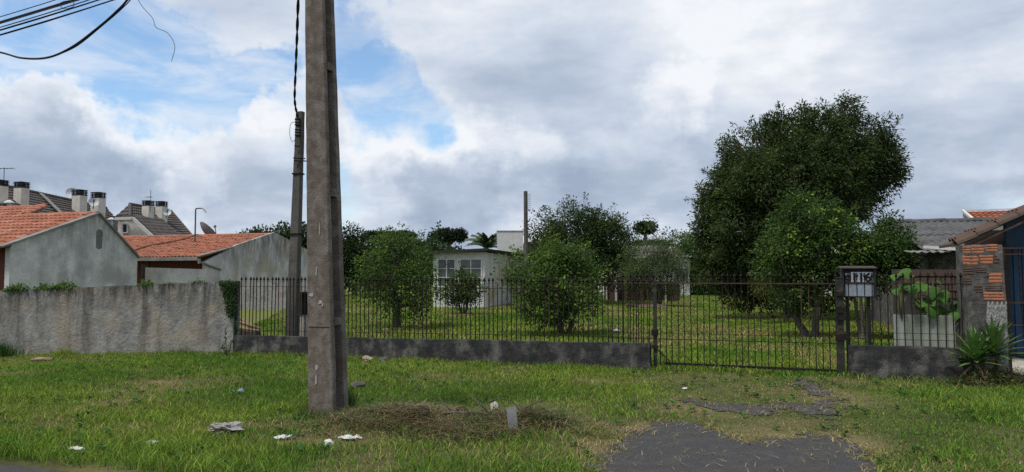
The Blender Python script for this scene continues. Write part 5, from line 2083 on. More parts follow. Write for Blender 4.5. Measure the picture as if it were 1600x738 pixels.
# ------------------------------------------------------------------ trees of the lot
tree("citrus_tree", "rounded citrus tree with a thick low trunk nearest to the big pole", (620, 516),
     [(622, 425, 48), (590, 415, 34, -.3), (655, 420, 34, .3), (620, 392, 34), (580, 440, 28, .4), (660, 445, 34, -.3), (625, 455, 36, -.5), (645, 390, 26, .6), (596, 468, 20, -.3), (655, 480, 18, -.2), (600, 385, 22)],
     r0=0.13, fork=0.75, ncl=1100, per=13, ll=0.095, lw=0.048, cd=(0.030, 0.064, 0.016), cl=(0.105, 0.17, 0.034), tip=0.08, seed=3, spread=0.11, gap=0.36)
tree("citrus_bush", "small round bush on a bare soil ring in front of the shed", (723, 494),
     [(723, 452, 26), (708, 460, 19), (742, 456, 20), (724, 440, 18)], r0=0.07, fork=0.55, ncl=480, per=12, ll=0.10, lw=0.05, cl=(0.09, 0.135, 0.032), seed=5, spread=0.10, gap=0.22, stems=3, cat="bush")
tree("citrus_tree", "wide spreading citrus bush with fresh green shoots in mid lawn", (882, 526),
     [(870, 450, 50), (830, 440, 40, -.3), (905, 440, 38, .2), (870, 412, 34, .4), (800, 420, 22, -.2), (840, 475, 34, -.4), (895, 485, 38, -.3), (855, 400, 20), (925, 470, 18), (785, 428, 12, -.2), (900, 405, 26, .4)],
     r0=0.10, fork=0.5, ncl=1350, per=13, ll=0.095, lw=0.048, cd=(0.030, 0.066, 0.016), cl=(0.11, 0.185, 0.036), tip=0.16, seed=8, stems=3, spread=0.11, gap=0.36)
tree("broadleaf_tree", "dense dark bushy tree standing behind the spreading citrus bush", (905, 476),
     [(905, 390, 60), (860, 392, 36, -1), (950, 385, 36, .5), (890, 356, 36), (925, 360, 30), (882, 332, 11), (970, 395, 22), (905, 425, 45), (845, 365, 22), (963, 352, 14, 1), (955, 420, 28), (985, 365, 10, 1), (978, 415, 14)],
     r0=0.2, fork=1.2, ncl=2400, per=16, ll=0.16, lw=0.07, cd=(0.018, 0.036, 0.012), cl=(0.068, 0.100, 0.026), seed=11, spread=0.22, gap=0.30, gfreq=1.1, sprays=0.16)
tree("feathery_shrub", "pale grey-green feathery shrub in front of the scrap lean-to", (1030, 480),
     [(1025, 430, 36), (1012, 405, 28), (1040, 408, 24), (998, 440, 26), (1052, 440, 24), (1022, 385, 14), (985, 425, 18), (1045, 392, 14)],
     r0=0.05, fork=0.5, ncl=1700, per=13, ll=0.13, lw=0.03, cd=(0.045, 0.072, 0.026), cl=(0.125, 0.165, 0.062), seed=14, spread=0.20, gap=0.22, stems=4, cat="shrub")
tree("bare_shrub", "tall thin twiggy shrub rising over the back house roof", (1062, 468),
     [(1045, 372, 12), (1062, 378, 16), (1075, 372, 10), (1010, 352, 6), (1014, 345, 5)],
     r0=0.05, fork=1.8, ncl=110, per=8, ll=0.2, lw=0.09, seed=15, spread=0.22, cat="shrub")
tree("garden_shrub", "light green rounded shrub at the foot of the big dark tree", (1092, 462),
     [(1085, 395, 24), (1098, 420, 28), (1085, 440, 24), (1110, 445, 26), (1078, 412, 16), (1080, 378, 13)],
     r0=0.08, fork=0.6, ncl=900, per=13, ll=0.22, lw=0.10, cd=(0.028, 0.062, 0.020), cl=(0.085, 0.15, 0.038), tip=0.1, seed=16, spread=0.28, cat="shrub")

big = tree("broadleaf_tree", "huge dark domed tree towering over the gate side of the lot", (1240, 497),
           [(1250, 285, 70, -.6), (1190, 290, 50, -1.2), (1310, 250, 52, -.6), (1235, 222, 38), (1285, 212, 36, -.4), (1318, 182, 24), (1316, 160, 9), (1352, 268, 38), (1160, 262, 34, .5), (1135, 315, 34, .5), (1118, 360, 26, .5), (1118, 405, 24, .5), (1165, 350, 46, -1), (1215, 350, 50, -1.4), (1265, 360, 52, -1.4),
            (1315, 318, 40, -.8), (1380, 245, 24), (1190, 226, 28), (1152, 222, 16, .6), (1112, 312, 16, .8), (1350, 212, 28), (1140, 430, 28, .3), (1395, 272, 16), (1400, 258, 15), (1382, 222, 16), (1210, 196, 14), (1255, 188, 16), (1185, 205, 10), (1170, 415, 40), (1225, 265, 50, 1.5), (1290, 275, 55, 1.5), (1345, 318, 22), (1372, 290, 22), (1205, 310, 40, 1), (1120, 340, 30, .2), (1108, 385, 22, .3), (1125, 420, 30, 0), (1170, 395, 44, -.6), (1148, 285, 34, 0), (1155, 240, 24, .2), (1160, 455, 26, 0), (1200, 440, 40, 0)],
           r0=0.34, fork=2.2, ncl=9000, per=15, ll=0.15, lw=0.056, cd=(0.024, 0.043, 0.014), cl=(0.075, 0.105, 0.028), seed=21, spread=0.17, droop=0.3, gap=0.16, gfreq=0.85, shell=0.60, sprays=0.14)
tree("citrus_tree", "citrus tree with bright young leaves standing in front of the big tree", (1270, 528),
     [(1265, 340, 40), (1220, 385, 36, -.2), (1290, 390, 42, -.3), (1250, 415, 46), (1310, 415, 38), (1245, 325, 24), (1210, 420, 26), (1300, 350, 24), (1275, 450, 40), (1240, 455, 30), (1330, 390, 26)],
     r0=0.14, fork=0.7, ncl=1700, per=13, ll=0.10, lw=0.050, cd=(0.026, 0.056, 0.015), cl=(0.085, 0.15, 0.030), tip=0.13, seed=24, spread=0.12, stems=3, gap=0.26)
tree("citrus_tree", "dark citrus tree with pale small fruits behind the number box", (1350, 532),
     [(1370, 390, 40), (1400, 385, 28), (1345, 400, 32), (1385, 355, 20), (1410, 405, 24), (1375, 420, 38), (1340, 430, 26), (1405, 430, 18), (1355, 370, 18)],
     r0=0.065, fork=1.2, ncl=1300, per=13, ll=0.095, lw=0.048, cd=(0.024, 0.052, 0.015), cl=(0.08, 0.14, 0.030), tip=0.05, seed=27, spread=0.11, stems=4, gap=0.26)
tree("young_shrub", "yellowish young shrub leaning in front of the big tree over the gate", (1225, 505),
     [(1205, 440, 24), (1225, 432, 20), (1190, 446, 14)], r0=0.04, fork=0.6, ncl=260, per=10, ll=0.10, lw=0.045, cd=(0.05, 0.065, 0.018), cl=(0.14, 0.15, 0.04), seed=28, spread=0.12, cat="shrub")

# distant trees
tree("distant_tree", "dark tree peeping out behind the right side of the big pole", (555, 462),
     [(548, 400, 28), (545, 372, 16), (560, 395, 20), (556, 425, 24), (538, 425, 20)], r0=0.2, fork=1.8, ncl=800, per=12, ll=0.26, lw=0.11, cd=(0.014, 0.03, 0.011), cl=(0.04, 0.07, 0.022), seed=31, spread=0.33)
for i, (bx, Y_, spec, lab) in enumerate((
        (600, 75, [(575, 395, 26), (600, 392, 22), (590, 410, 30)], "distant mid green tree behind the citrus nearest to the big pole"),
        (655, 70, [(650, 388, 20), (670, 385, 18), (640, 400, 26), (665, 405, 28), (655, 378, 9)], "distant bright green tree left of the white shed roof"),
        (700, 80, [(690, 392, 16), (705, 396, 18), (680, 398, 18)], "distant low tree just above the shed roof"),
        (415, 75, [(400, 368, 14), (420, 366, 12), (385, 372, 10), (410, 380, 18)], "distant tree showing over the stained gable left of the leaning pole"),
        (450, 70, [(445, 365, 16), (462, 358, 12), (475, 365, 18), (455, 385, 22), (480, 392, 24)], "distant tree directly behind the leaning pole"))):
    tree("distant_tree", lab, (bx, 430), [(q_[0], q_[1] + 11, q_[2] * 0.9) for q_ in spec], Y=Y_, sprays=0.03, r0=0.2, fork=1.5, ncl=520, per=12, ll=0.42, lw=0.19, cd=(0.018, 0.036, 0.014), cl=(0.055, 0.095, 0.03), seed=40 + i, spread=0.5, group="trees beyond the lots")


def araucaria(px, Y_, top, half, label, seed, ncl=620):
    b = AT(px, 430, Y_)
    b.z = 0
    root = thing("araucaria_tree", label, "tree", b, 0, "umbrella pines on the skyline")
    sc_ = Y_ / FPX
    zt = AT(px, top, Y_).z
    w = half * sc_
    r_ = random.Random(seed)
    lob = []
    for i in range(13):
        a = r_.random() * 2 * math.pi
        q_ = math.sqrt(r_.random())
        lob.append((b.x + math.cos(a) * w * q_, b.y + math.sin(a) * w * q_, zt - w * 0.22 - r_.random() * w * 0.25 * 1.0 + (1 - q_) * w * 0.12, w * r_.uniform(0.22, 0.34), w * 0.15))
    crown("crown", lob, ncl, 14, 0.55, 0.26, (0.010, 0.020, 0.011), (0.028, 0.046, 0.022), root, b, 0.5, shell=0.4, seed=seed)
    mb = MB()
    mb.tube([(0, 0, -0.2), (0, 0, zt * 0.6), (0, 0, zt - w * 0.6)], [0.45, 0.36, 0.25], 8)
    for l in lob:
        e = Vector((l[0] - b.x, l[1] - b.y, l[2] - 0.1))
        s0 = Vector((0, 0, zt - w * r_.uniform(0.65, 1.0)))
        mb.tube([s0, s0.lerp(e, 0.6) + Vector((0, 0, -w * 0.08)), e], [0.16, 0.12, 0.06], 6)
    mb.build("trunk", M_bark, root, smooth=True)


araucaria(701, 140, 361, 26, "dark umbrella-topped araucaria left of the white block", 61)
araucaria(592, 150, 366, 17, "small dark araucaria nearest to the big pole on the skyline", 62)
araucaria(627, 145, 366, 15, "small dark araucaria above the bright green tree", 63)
araucaria(1009, 120, 352, 11, "slim araucaria right of the dense bushy tree", 64, 170)
araucaria(1015, 130, 379, 26, "low flat araucaria crown just over the back house roof", 65)

# palm
pm = AT(758, 430, 70)
pm.z = 0
palm = thing("palm_tree", "drooping green palm behind the shed roof beside the white block", "tree", pm, 0)
zt = AT(764, 386, 70).z
mb = MB()
mb.tube([(0, 0, -0.1), (0.1, 0, zt * 0.5), (0.2, 0, zt)], [0.2, 0.16, 0.13], 8)
mb.build("trunk", M_bark, palm, smooth=True)
mb = MB()
r_ = random.Random(3)
for i in range(34):
    a = i * 2.4
    el = r_.uniform(0.35, 1.45)
    Lf = r_.uniform(1.7, 2.5)
    pts = []
    for k_ in range(7):
        q_ = k_ / 6
        rr = Lf * (math.cos(el) * q_ + 0.15 * q_ * q_)
        zz = Lf * (math.sin(el) * q_ - 0.42 * q_ * q_)
        pts.append(Vector((0.2 + math.cos(a) * rr, math.sin(a) * rr, zt + zz)))
    sd_ = Vector((-math.sin(a), math.cos(a), 0))
    for k_ in range(6):
        p, q2 = pts[k_], pts[k_ + 1]
        for m_i in range(5):
            b_ = p.lerp(q2, m_i / 5)
            for sg in (-1, 1):
                tip_ = b_ + sd_ * sg * 0.42 * (1 - 0.5 * k_ / 6) + (q2 - p) * 0.8 + Vector((0, 0, -0.28))
                mb.face([b_, b_ + (q2 - p) * 0.30, tip_])
mb.build("fronds", mat("palm_green", (0.035, 0.06, 0.02), (0.07, 0.10, 0.035), scale=1.5, rough=0.5), palm)

# far wood closing the horizon
hx, hcol = [], []
nF = 26000
a = rng.uniform(-1, 1, nF)
yy_ = rng.uniform(170, 215, nF)
xx_ = a * yy_ * 1.1
ridge = 4.0 + 3.2 * fbm(xx_ * 0.05, yy_ * 0 + 0.5, 7, 4)
zz_ = ridge * rng.random(nF) ** 0.6
C = np.stack([xx_, yy_, zz_], -1)
tn = rng.random((nF, 1))
fw = leaves("far_trees", C, unit(rng.normal(0, 1, (nF, 3))), unit(rng.normal(0, 1, (nF, 3)) + np.array([0, 0, .8])), rng.uniform(1.2, 2.4, nF), rng.uniform(0.7, 1.4, nF),
            np.array([0.02, 0.036, 0.016]) * (1 - tn) + np.array([0.05, 0.08, 0.03]) * tn, None)
tag(fw, "far belt of trees along the skyline", "trees", kind="stuff")

# ------------------------------------------------------------------ climbing and wall plants
def ivy(name, label, s0, s1, z0, z1, n, ll, t0=-0.05, shape=None, tip=None, seed=1):
    r = np.random.default_rng(seed)
    ss, zz = r.uniform(s0, s1, n), r.uniform(z0, z1, n)
    if shape is not None:
        k_ = shape(ss, zz)
        ss, zz = ss[k_], zz[k_]
    n = len(ss)
    base_ = FL((s0 + s1) / 2, 0, 0)
    pts = np.array([list(FL(a_, t0 + r.uniform(-0.05, 0.03), b_) - base_) for a_, b_ in zip(ss, zz)])
    nn_ = unit(np.array([-ey.x, -ey.y, 0.5]) + r.normal(0, 0.4, (n, 3)))
    D_ = unit(np.array([0, 0, -0.6]) + r.normal(0, 0.6, (n, 3)))
    tn = r.random((n, 1))
    root = thing(name, label, "climbing plant", base_, 0)
    leaves("leaves", pts, D_, nn_, ll * r.uniform(0.6, 1.3, n), ll * 0.8 * r.uniform(0.6, 1.2, n), np.array([0.018, 0.04, 0.012]) * (1 - tn) + np.array([0.05, 0.10, 0.022]) * tn, root)
    return root


ivy("ivy", "dark ivy patch over the top end corner of the rough street wall", -0.34, 0.02, 0.75, 1.50, 2600, 0.035,
    shape=lambda s, z: (z > 1.42 - 0.85 * sstep(-0.34, -0.02, s) - 0.0) & (z < 1.49), seed=2)
ivy("ivy", "dark ivy hanging down the end face of the rough street wall", -0.05, 0.03, 0.4, 1.48, 500, 0.035, t0=0.06, seed=3)


def wall_top_plant(px0, px1, label, seed, h_=0.10, ll=0.05, n=260, py=444):
    r = np.random.default_rng(seed)
    a0_, a1_ = s_at(px0), s_at(px1)
    c = FL((a0_ + a1_) / 2, 0.1, 1.475 + 0.036 * (a0_ + a1_) / 2)
    root = thing("wall_plant", label, "plant", c, ROT)
    ss = r.uniform(-1, 1, n) * (a1_ - a0_) / 2
    zz = np.abs(r.normal(0, 0.5, n)) * h_ * (1 - (np.abs(ss) / ((a1_ - a0_) / 2)) ** 2) - 0.02
    P_ = np.stack([ss, r.normal(-0.05, 0.06, n), zz], -1)
    tn = r.random((n, 1))
    leaves("leaves", P_, unit(r.normal(0, 1, (n, 3)) + np.array([0, -0.3, 0.2])), unit(r.normal(0, .5, (n, 3)) + np.array([0, -0.4, 1])), ll * r.uniform(.6, 1.3, n), ll * .7 * r.uniform(.6, 1.3, n),
           np.array([0.035, 0.08, 0.018]) * (1 - tn) + np.array([0.10, 0.18, 0.03]) * tn, root)
    mb = MB()
    for i in range(6):
        x_ = (i / 5 - 0.5) * (a1_ - a0_) * 0.7
        mb.tube([(x_, -0.02, -0.03), (x_ + 0.03, -0.04, h_ * 0.4)], 0.005, 5)
    mb.build("stems", M_bark, root)


wall_top_plant(8, 46, "leafy weed on the wall top nearest the picture edge", 71, 0.16, 0.06, 420)
wall_top_plant(56, 78, "small leafy weed, second on the rough wall top", 72, 0.14, 0.055, 240)
wall_top_plant(78, 118, "wide leafy weed on the rough wall top below the bare gable", 73, 0.16, 0.06, 460)
wall_top_plant(216, 240, "little yellow-green weed on the wall top by the dark drain pipe", 74, 0.13, 0.05, 220)
wall_top_plant(255, 275, "thin low weed on the wall top before the mould-stained wall", 75, 0.06, 0.045, 80)
wall_top_plant(300, 318, "thin upright weed on the wall top right of the mould-stained wall", 76, 0.12, 0.045, 90)

# grass clump at the wall foot, picture edge
cg = G(2, 556, -0.2)
n = 900
r = np.random.default_rng(5)
xx_, yy_ = cg.x + r.normal(0, 0.22, n), cg.y - 0.25 + r.normal(0, 0.10, n)
hh = r.uniform(0.18, 0.42, n)
root = thing("grass_clump", "tall dark green grass clump at the wall foot at the picture edge", "grass clump", (0, 0, 0))
o = blades("grass_blades", xx_, yy_, gz(xx_, yy_), hh, r.uniform(0.008, 0.014, n), hh * r.uniform(0.1, 0.7, n), np.array([0.045, 0.11, 0.02]) * (0.6 + 0.8 * r.random((n, 1))), None, None, parent=root)
# weed at wall joint
wj = G(358, 556)
root = thing("wall_weed", "upright leafy weed where the rough wall meets the low wall", "plant", (wj.x, wj.y - 0.1, gzf(wj)))
mb = MB()
stems_ = [((0, 0, -0.03), (-0.02, -0.02, 0.25), (-0.05, 0, 0.52)), ((0.02, 0, -0.03), (0.07, -0.02, 0.2), (0.11, 0, 0.36)), ((0, 0, -0.03), (-0.06, 0, 0.12), (-0.10, 0, 0.2))]
for s3 in stems_:
    mb.tube(s3, [0.008, 0.006, 0.003], 5)
mb.build("stems", M_bark, root)
P_ = []
for s3 in stems_:
    for q_ in np.linspace(0.2, 1, 26):
        P_.append(Vector(s3[0]).lerp(Vector(s3[1]), min(1, q_ * 2)) if q_ < 0.5 else Vector(s3[1]).lerp(Vector(s3[2]), q_ * 2 - 1))
P_ = np.array([list(p) for p in P_])
n = len(P_)
leaves("leaves", P_, unit(r.normal(0, 1, (n, 3)) + np.array([0, 0, .5])), unit(r.normal(0, .5, (n, 3)) + np.array([0, 0, 1])), np.full(n, 0.07), np.full(n, 0.03), np.tile([0.04, 0.085, 0.022], (n, 1)), root)


# ------------------------------------------------------------------ broad-leaved plant behind the short fence
M_bigleaf = mat("broad_leaf", (0.050, 0.125, 0.022), (0.090, 0.180, 0.036), scale=9, rough=0.65, transl=0.3, spec=0.1)
M_bigleaf_y = mat("broad_leaf_yellowing", (0.30, 0.33, 0.05), (0.19, 0.30, 0.06), scale=5, rough=0.5, transl=0.3)


def big_leaf_mesh(material):
    mb = MB()
    rows_ = [(0.0, 0.10), (0.12, 0.62), (0.3, 0.95), (0.5, 0.92), (0.72, 0.62), (0.9, 0.22), (1.0, 0.0)]
    vs, fs = [], []
    for f, w in rows_:
        z = 0.10 * math.sin(f * 2.2) - 0.18 * f * f
        for sx in (-1, -0.5, 0, 0.5, 1):
            vs.append((sx * w * 0.5, f, z + abs(sx) * w * 0.10 - (0.02 if sx == 0 else 0)))
    for i in range(len(rows_) - 1):
        for j in range(4):
            a = i * 5 + j
            fs.append((a, a + 1, a + 6, a + 5))
    mb.add(vs, fs)
    return mb.mesh("leaf", material, smooth=True)


M_bigleaf_d = mat("broad_leaf_dark", (0.030, 0.085, 0.018), (0.060, 0.130, 0.028), scale=9, rough=0.65, transl=0.3, spec=0.1)
ME_BL = [big_leaf_mesh(M_bigleaf), big_leaf_mesh(M_bigleaf_y), big_leaf_mesh(M_bigleaf_d)]
bp_ = FL(s_at(1452, 0.55), 0.55, 0)
bpl = thing("broad_leaf_plant", "broad-leaved light green plant growing over the pale corrugated sheet", "plant", bp_, 0)
mb = MB()
leafspots = [(1410, 425, .20), (1402, 432, .18), (1418, 431, .18), (1405, 448, .22), (1420, 450, .2), (1400, 455, .16), (1433, 452, .22), (1448, 448, .26), (1462, 452, .24), (1440, 465, .26), (1455, 468, .28), (1470, 462, .26), (1428, 470, .22), (1480, 470, .22), (1488, 478, .24),
             (1465, 480, .26), (1448, 482, .24), (1435, 484, .22), (1497, 485, .24), (1480, 488, .22), (1500, 500, .24), (1488, 497, .2), (1475, 458, .2), (1458, 442, .16), (1422, 478, .18), (1443, 475, .2), (1494, 492, .2), (1508, 492, .18)]
r_ = random.Random(9)
for i, (px, py, sz) in enumerate(leafspots):
    p = AT(px, py - 4, bp_.y + r_.uniform(-0.18, 0.1)) - bp_
    o = link("leaf", ME_BL[1 if i in (20,) else (0 if i % 5 < 3 else 2)], bpl, p)
    az = r_.uniform(-1.1, 1.1) + math.pi
    o.rotation_euler = (r_.uniform(-1.1, -0.25), r_.uniform(-.6, .6), az)
    o.scale = (sz, sz, sz)
    src = Vector((r_.uniform(-0.05, 0.05), 0.0, -0.05))
    if px < 1425 and py < 460:
        src = AT(1408, 540, bp_.y) - bp_
    mb.tube([src, src.lerp(p, 0.5) + Vector((r_.uniform(-.05, .05), 0, 0.08)), p], [0.014, 0.010, 0.005], 5)
mb.build("stems", mat("green_stem", (0.08, 0.10, 0.04), (0.14, 0.12, 0.07), scale=5, rough=0.8), bpl, smooth=True)

# ------------------------------------------------------------------ yucca clump by the pillar
M_yucca = mat("yucca_leaf", (0.050, 0.125, 0.025), (0.125, 0.22, 0.05), scale=5, rough=0.4, spec=0.45, transl=0.1)
mb = MB()
vs, fs = [], []
rowsY = [(0.0, 0.5), (0.25, 0.9), (0.5, 1.0), (0.75, 0.7), (0.93, 0.25), (1.0, 0.0)]
for f, w in rowsY:
    bend = -0.16 * f * f
    for sx in (-1, 0, 1):
        vs.append((sx * w * 0.034, f, bend + (0.014 if sx else -0.004) * w))
for i in range(len(rowsY) - 1):
    for j in range(2):
        a = i * 3 + j
        fs.append((a, a + 1, a + 4, a + 3))
ME_Y = mb.add(vs, fs).mesh("leaf", M_yucca, smooth=True)
ME_YD = ME_Y.copy()
ME_YD.materials.clear()
ME_YD.materials.append(mat("yucca_leaf_dry", (0.11, 0.075, 0.042), (0.19, 0.135, 0.08), scale=5, rough=0.9))


def yucca(label, px, py, Y_, n, ln, seed):
    c = AT(px, py, Y_)
    g0 = Vector((c.x, c.y, gzf(c)))
    root = thing("yucca_plant", label, "plant", g0, 0, "spiky plants by the pillar")
    r_ = random.Random(seed)
    hgt = c.z - g0.z
    mb = MB()
    mb.tube([(0, 0, -0.05), (0.02, 0, hgt * 0.5), (0, 0, hgt + 0.02)], [0.05, 0.045, 0.035], 8)
    mb.build("stem", M_bark, root)
    for i in range(n):
        el = R(88) - R(95) * (i / n) ** 1.1
        a = i * 2.399
        dry = i > n * 0.92
        o = link("leaf", ME_YD if dry else ME_Y, root, (0, 0, hgt + 0.02 - 0.10 * i / n))
        l = ln * r_.uniform(0.8, 1.1) * (0.65 if dry else 1)
        o.scale = (1.0, l, l)
        q_ = Matrix.Rotation(a, 3, 'Z') @ Matrix.Rotation(el - (0.5 if dry else 0), 3, 'X')
        o.rotation_euler = q_.to_euler()


yucca("tall spiky rosette plant close against the pillar", 1553, 549, 11.0, 60, 0.50, 1)
yucca("lower darker spiky rosette plant left of the tall one", 1524, 560, 10.95, 54, 0.44, 2)
mm_ = MOUNDS[3][0]
n = 2600
r = np.random.default_rng(12)
P_ = np.stack([r.normal(0, 0.34, n), r.normal(0, 0.14, n), np.zeros(n)], -1)
P_[:, 2] = gz(P_[:, 0] + mm_.x, P_[:, 1] + mm_.y) + np.abs(r.normal(0, 0.045, n))
wm = thing("ground_weeds", "tangle of low weeds on the earth mound under the spiky plants", "weeds", (mm_.x, mm_.y, 0))
tn = r.random((n, 1))
leaves("leaves", P_, unit(r.normal(0, 1, (n, 3)) + np.array([0, -.2, .2])), unit(r.normal(0, .6, (n, 3)) + np.array([0, 0, 1])), r.uniform(.04, .10, n), r.uniform(.012, .035, n),
       np.where(tn < 0.3, np.array([0.16, 0.10, 0.055]), np.array([0.05, 0.075, 0.025]) * (0.5 + tn)), wm)

pw = G(532, 640)
r = np.random.default_rng(33)
n = 700
xx_, yy_ = pw.x + r.normal(0, 0.07, n), pw.y + r.normal(0, 0.07, n)
hh = r.uniform(0.08, 0.34, n)
root = thing("grass_clump", "dark weed tuft growing in the groove at the foot of the big pole", "grass clump", (0, 0, 0))
blades("grass_blades", xx_, yy_, gz(xx_, yy_), hh, r.uniform(0.006, 0.012, n), hh * r.uniform(0.1, 0.6, n), np.array([0.055, 0.10, 0.025]) * (0.5 + 0.9 * r.random((n, 1))), None, None, parent=root)
n = 420
a_ = r.uniform(0, 2 * np.pi, n)
xx_, yy_ = pb.x + 0.05 + np.cos(a_) * r.uniform(0.17, 0.34, n), pb.y + 0.12 + np.sin(a_) * r.uniform(0.2, 0.36, n)
hh = r.uniform(0.04, 0.16, n)
root = thing("grass_ring", "ring of short weeds around the foot of the big pole", "weeds", (0, 0, 0))
blades("grass_blades", xx_, yy_, gz(xx_, yy_), hh, r.uniform(0.006, 0.012, n), hh * r.uniform(0.2, 0.9, n), np.array([0.10, 0.15, 0.035]) * (0.5 + 0.9 * r.random((n, 1))), None, None, parent=root)

# ------------------------------------------------------------------ debris on the verge
r_ = random.Random(21)


def branch(label, pts, r0_):
    P2 = [AT(a_, b_, c_) for a_, b_, c_ in pts]
    mb = MB()
    n_ = len(P2)
    mb.tube(P2, [r0_ * (1 - 0.6 * i / (n_ - 1)) for i in range(n_)], 6)
    return tag(mb.build("fallen_branch", M_bark, None, smooth=True), label, "branch", "dead branches in the grass heap")


branch("thin dead branch poking up, first on the grass heap from the pole", [(712, 650, 7.85), (700, 637, 7.85), (686, 622, 7.85)], 0.010)
branch("dead branch slanting up from the middle of the grass heap", [(770, 652, 7.8), (755, 636, 7.8), (734, 618, 7.8)], 0.013)
branch("arched dead twig over the white lump on the heap", [(763, 628, 7.8), (780, 623, 7.8), (800, 626, 7.85), (812, 640, 7.8)], 0.008)
branch("dead branch rising to the far end of the heap", [(802, 650, 7.8), (822, 636, 7.8), (848, 625, 7.8)], 0.014)
branch("long dead branch lying across the heap behind the grey board", [(692, 645, 7.8), (740, 645, 7.8), (800, 645, 7.8), (872, 656, 7.75)], 0.018)
branch("bent reddish dead twig at the far end of the heap", [(835, 650, 7.8), (858, 660, 7.85), (882, 655, 7.75)], 0.012)

gb = G(803, 684)
mb = MB()
a = Vector((gb.x, gb.y, gzf(gb) - 0.03))
b = a + Vector((-0.03, 0.10, 0.24))
mb.bar(a, b, 0.022, 0.095, up=(1, 0, 0.0))
tag(mb.build("grey_board", M_greyboard), "short grey board standing slanted in the grass heap", "board")


def lump(name, label, cat, px, py, rx, ry, rz, material, seed, rough_=0.35, jag=6.0, sink=0.2, group=None, res=(16, 9)):
    p = G(px, py)
    p.z = gzf(p)
    mb = MB()
    vs, fs = [], []
    nu, nv = res
    for j in range(nv):
        th = math.pi * j / (nv - 1)
        for i in range(nu):
            ph = 2 * math.pi * i / nu
            v = Vector((math.sin(th) * math.cos(ph), math.sin(th) * math.sin(ph), math.cos(th)))
            k_ = 1 + rough_ * mnoise.noise(v * 1.7 + Vector((seed, 0, 0))) + rough_ * 0.7 * mnoise.noise(v * jag + Vector((0, seed, 0)))
            vs.append((v.x * rx * k_, v.y * ry * k_, v.z * rz * k_ + rz * (1 - sink)))
    for j in range(nv - 1):
        for i in range(nu):
            a_, b_ = j * nu + i, j * nu + (i + 1) % nu
            fs.append((a_, a_ + nu, b_ + nu, b_))
    o_ = mb.add(vs, fs).build(name, material)
    o_.location = p
    o_.rotation_euler = (0, 0, seed)
    return tag(o_, label, cat, group)


def crumpled(name, label, cat, px, py, sx, sy, h_, material, seed, rot=0.0, n_=26, group=None):
    p = G(px, py)
    p.z = gzf(p) + 0.015
    mb = MB()
    vs, fs = [], []
    for j in range(n_):
        for i in range(n_):
            u_, v_ = i / (n_ - 1) * 2 - 1, j / (n_ - 1) * 2 - 1
            e = 1 + 0.25 * mnoise.noise(Vector((u_ * 2 + seed, v_ * 2, 0)))
            k_ = mnoise.noise(Vector((u_ * 2.4, v_ * 2.4, seed))) + 0.6 * abs(mnoise.noise(Vector((u_ * 5, v_ * 5, seed + 4))))
            vs.append((u_ * sx * e, v_ * sy * e, max(0, 1 - (u_ * u_ + v_ * v_) * 0.5) * h_ * (0.7 + 0.9 * k_)))
    for j in range(n_ - 1):
        for i in range(n_ - 1):
            u_, v_ = (i + .5) / (n_ - 1) * 2 - 1, (j + .5) / (n_ - 1) * 2 - 1
            if u_ * u_ + v_ * v_ < 1.0 + 0.3 * mnoise.noise(Vector((u_ * 3, v_ * 3, seed + 8))):
                a_ = j * n_ + i
                fs.append((a_, a_ + 1, a_ + n_ + 1, a_ + n_))
    o_ = mb.add(vs, fs).build(name, material)
    o_.location = p
    o_.rotation_euler = (0, 0, rot)
    sol = o_.modifiers.new("thick", 'SOLIDIFY')
    sol.thickness = 0.003
    return tag(o_, label, cat, group)


for i, (px, py, rx, lab) in enumerate(((842, 655, 0.16, "largest dark earth clod at the far end of the grass heap"), (868, 660, 0.10, "small dark earth clod at the far tip of the grass heap"),
                                         (720, 658, 0.12, "dark earth clod in the middle of the grass heap"), (660, 664, 0.09, "small dark earth clod on the pole side of the grass heap"), (780, 660, 0.10, "dark root clod beside the slanted grey board"))):
    lump("earth_clod", lab, "clod", px, py + 8, rx, rx * 0.6, rx * 0.45, mat("dark_earth", (0.028, 0.020, 0.014), (0.065, 0.045, 0.03), scale=12, rough=0.95, bump=0.8, bscale=30), 40 + i, 0.6, 5, 0.35, "earth clods in the heap", (22, 13))
M_bag = mat("dirty_bag", (0.12, 0.115, 0.105), (0.34, 0.34, 0.33), scale=16, c3=(0.24, 0.20, 0.15), scale3=7, amt3=0.75, rough=0.55)
lump("plastic_bag", "dirty crumpled plastic bag half sunk in brown grass left of the pole", "bag", 356, 680, 0.17, 0.12, 0.042, M_bag, 3, 0.8, 6.5, 0.55, res=(48, 26))
lump("white_lump", "white broken lump resting on top of the grass heap", "rubble", 773, 644, 0.062, 0.05, 0.062, M_stone, 5, 0.3)
lump("plastic_cup", "small bright white crushed cup in the grass below the pole", "litter", 513, 699, 0.05, 0.042, 0.04, M_plastic, 7, 0.35, 5, 0.45, None, (24, 14))
crumpled("plastic_wrapper", "clear greyish plastic wrapper right of the crushed cup", "litter", 547, 690, 0.11, 0.05, 0.035, M_plastic, 9)
crumpled("paper_scrap", "long white paper scrap left of the crushed cup", "litter", 444, 688, 0.10, 0.035, 0.03, M_plastic, 12, 0.3)
lump("paper_scrap", "tiny white scrap on the side of the grass heap", "litter", 610, 661, 0.035, 0.03, 0.03, M_plastic, 14, 0.3)
crumpled("paper_scrap", "thin white scrap in the grass near the road corner", "litter", 120, 705, 0.09, 0.03, 0.025, M_plastic, 16, -0.3)
crumpled("paper_scrap", "small white torn scrap between the bag and the road corner", "litter", 238, 693, 0.06, 0.03, 0.03, M_plastic, 18, 0.6)
crumpled("plastic_scrap", "bluish grey scrap in the green grass left of the pole", "litter", 376, 616, 0.055, 0.05, 0.05, M_signgrey, 20)
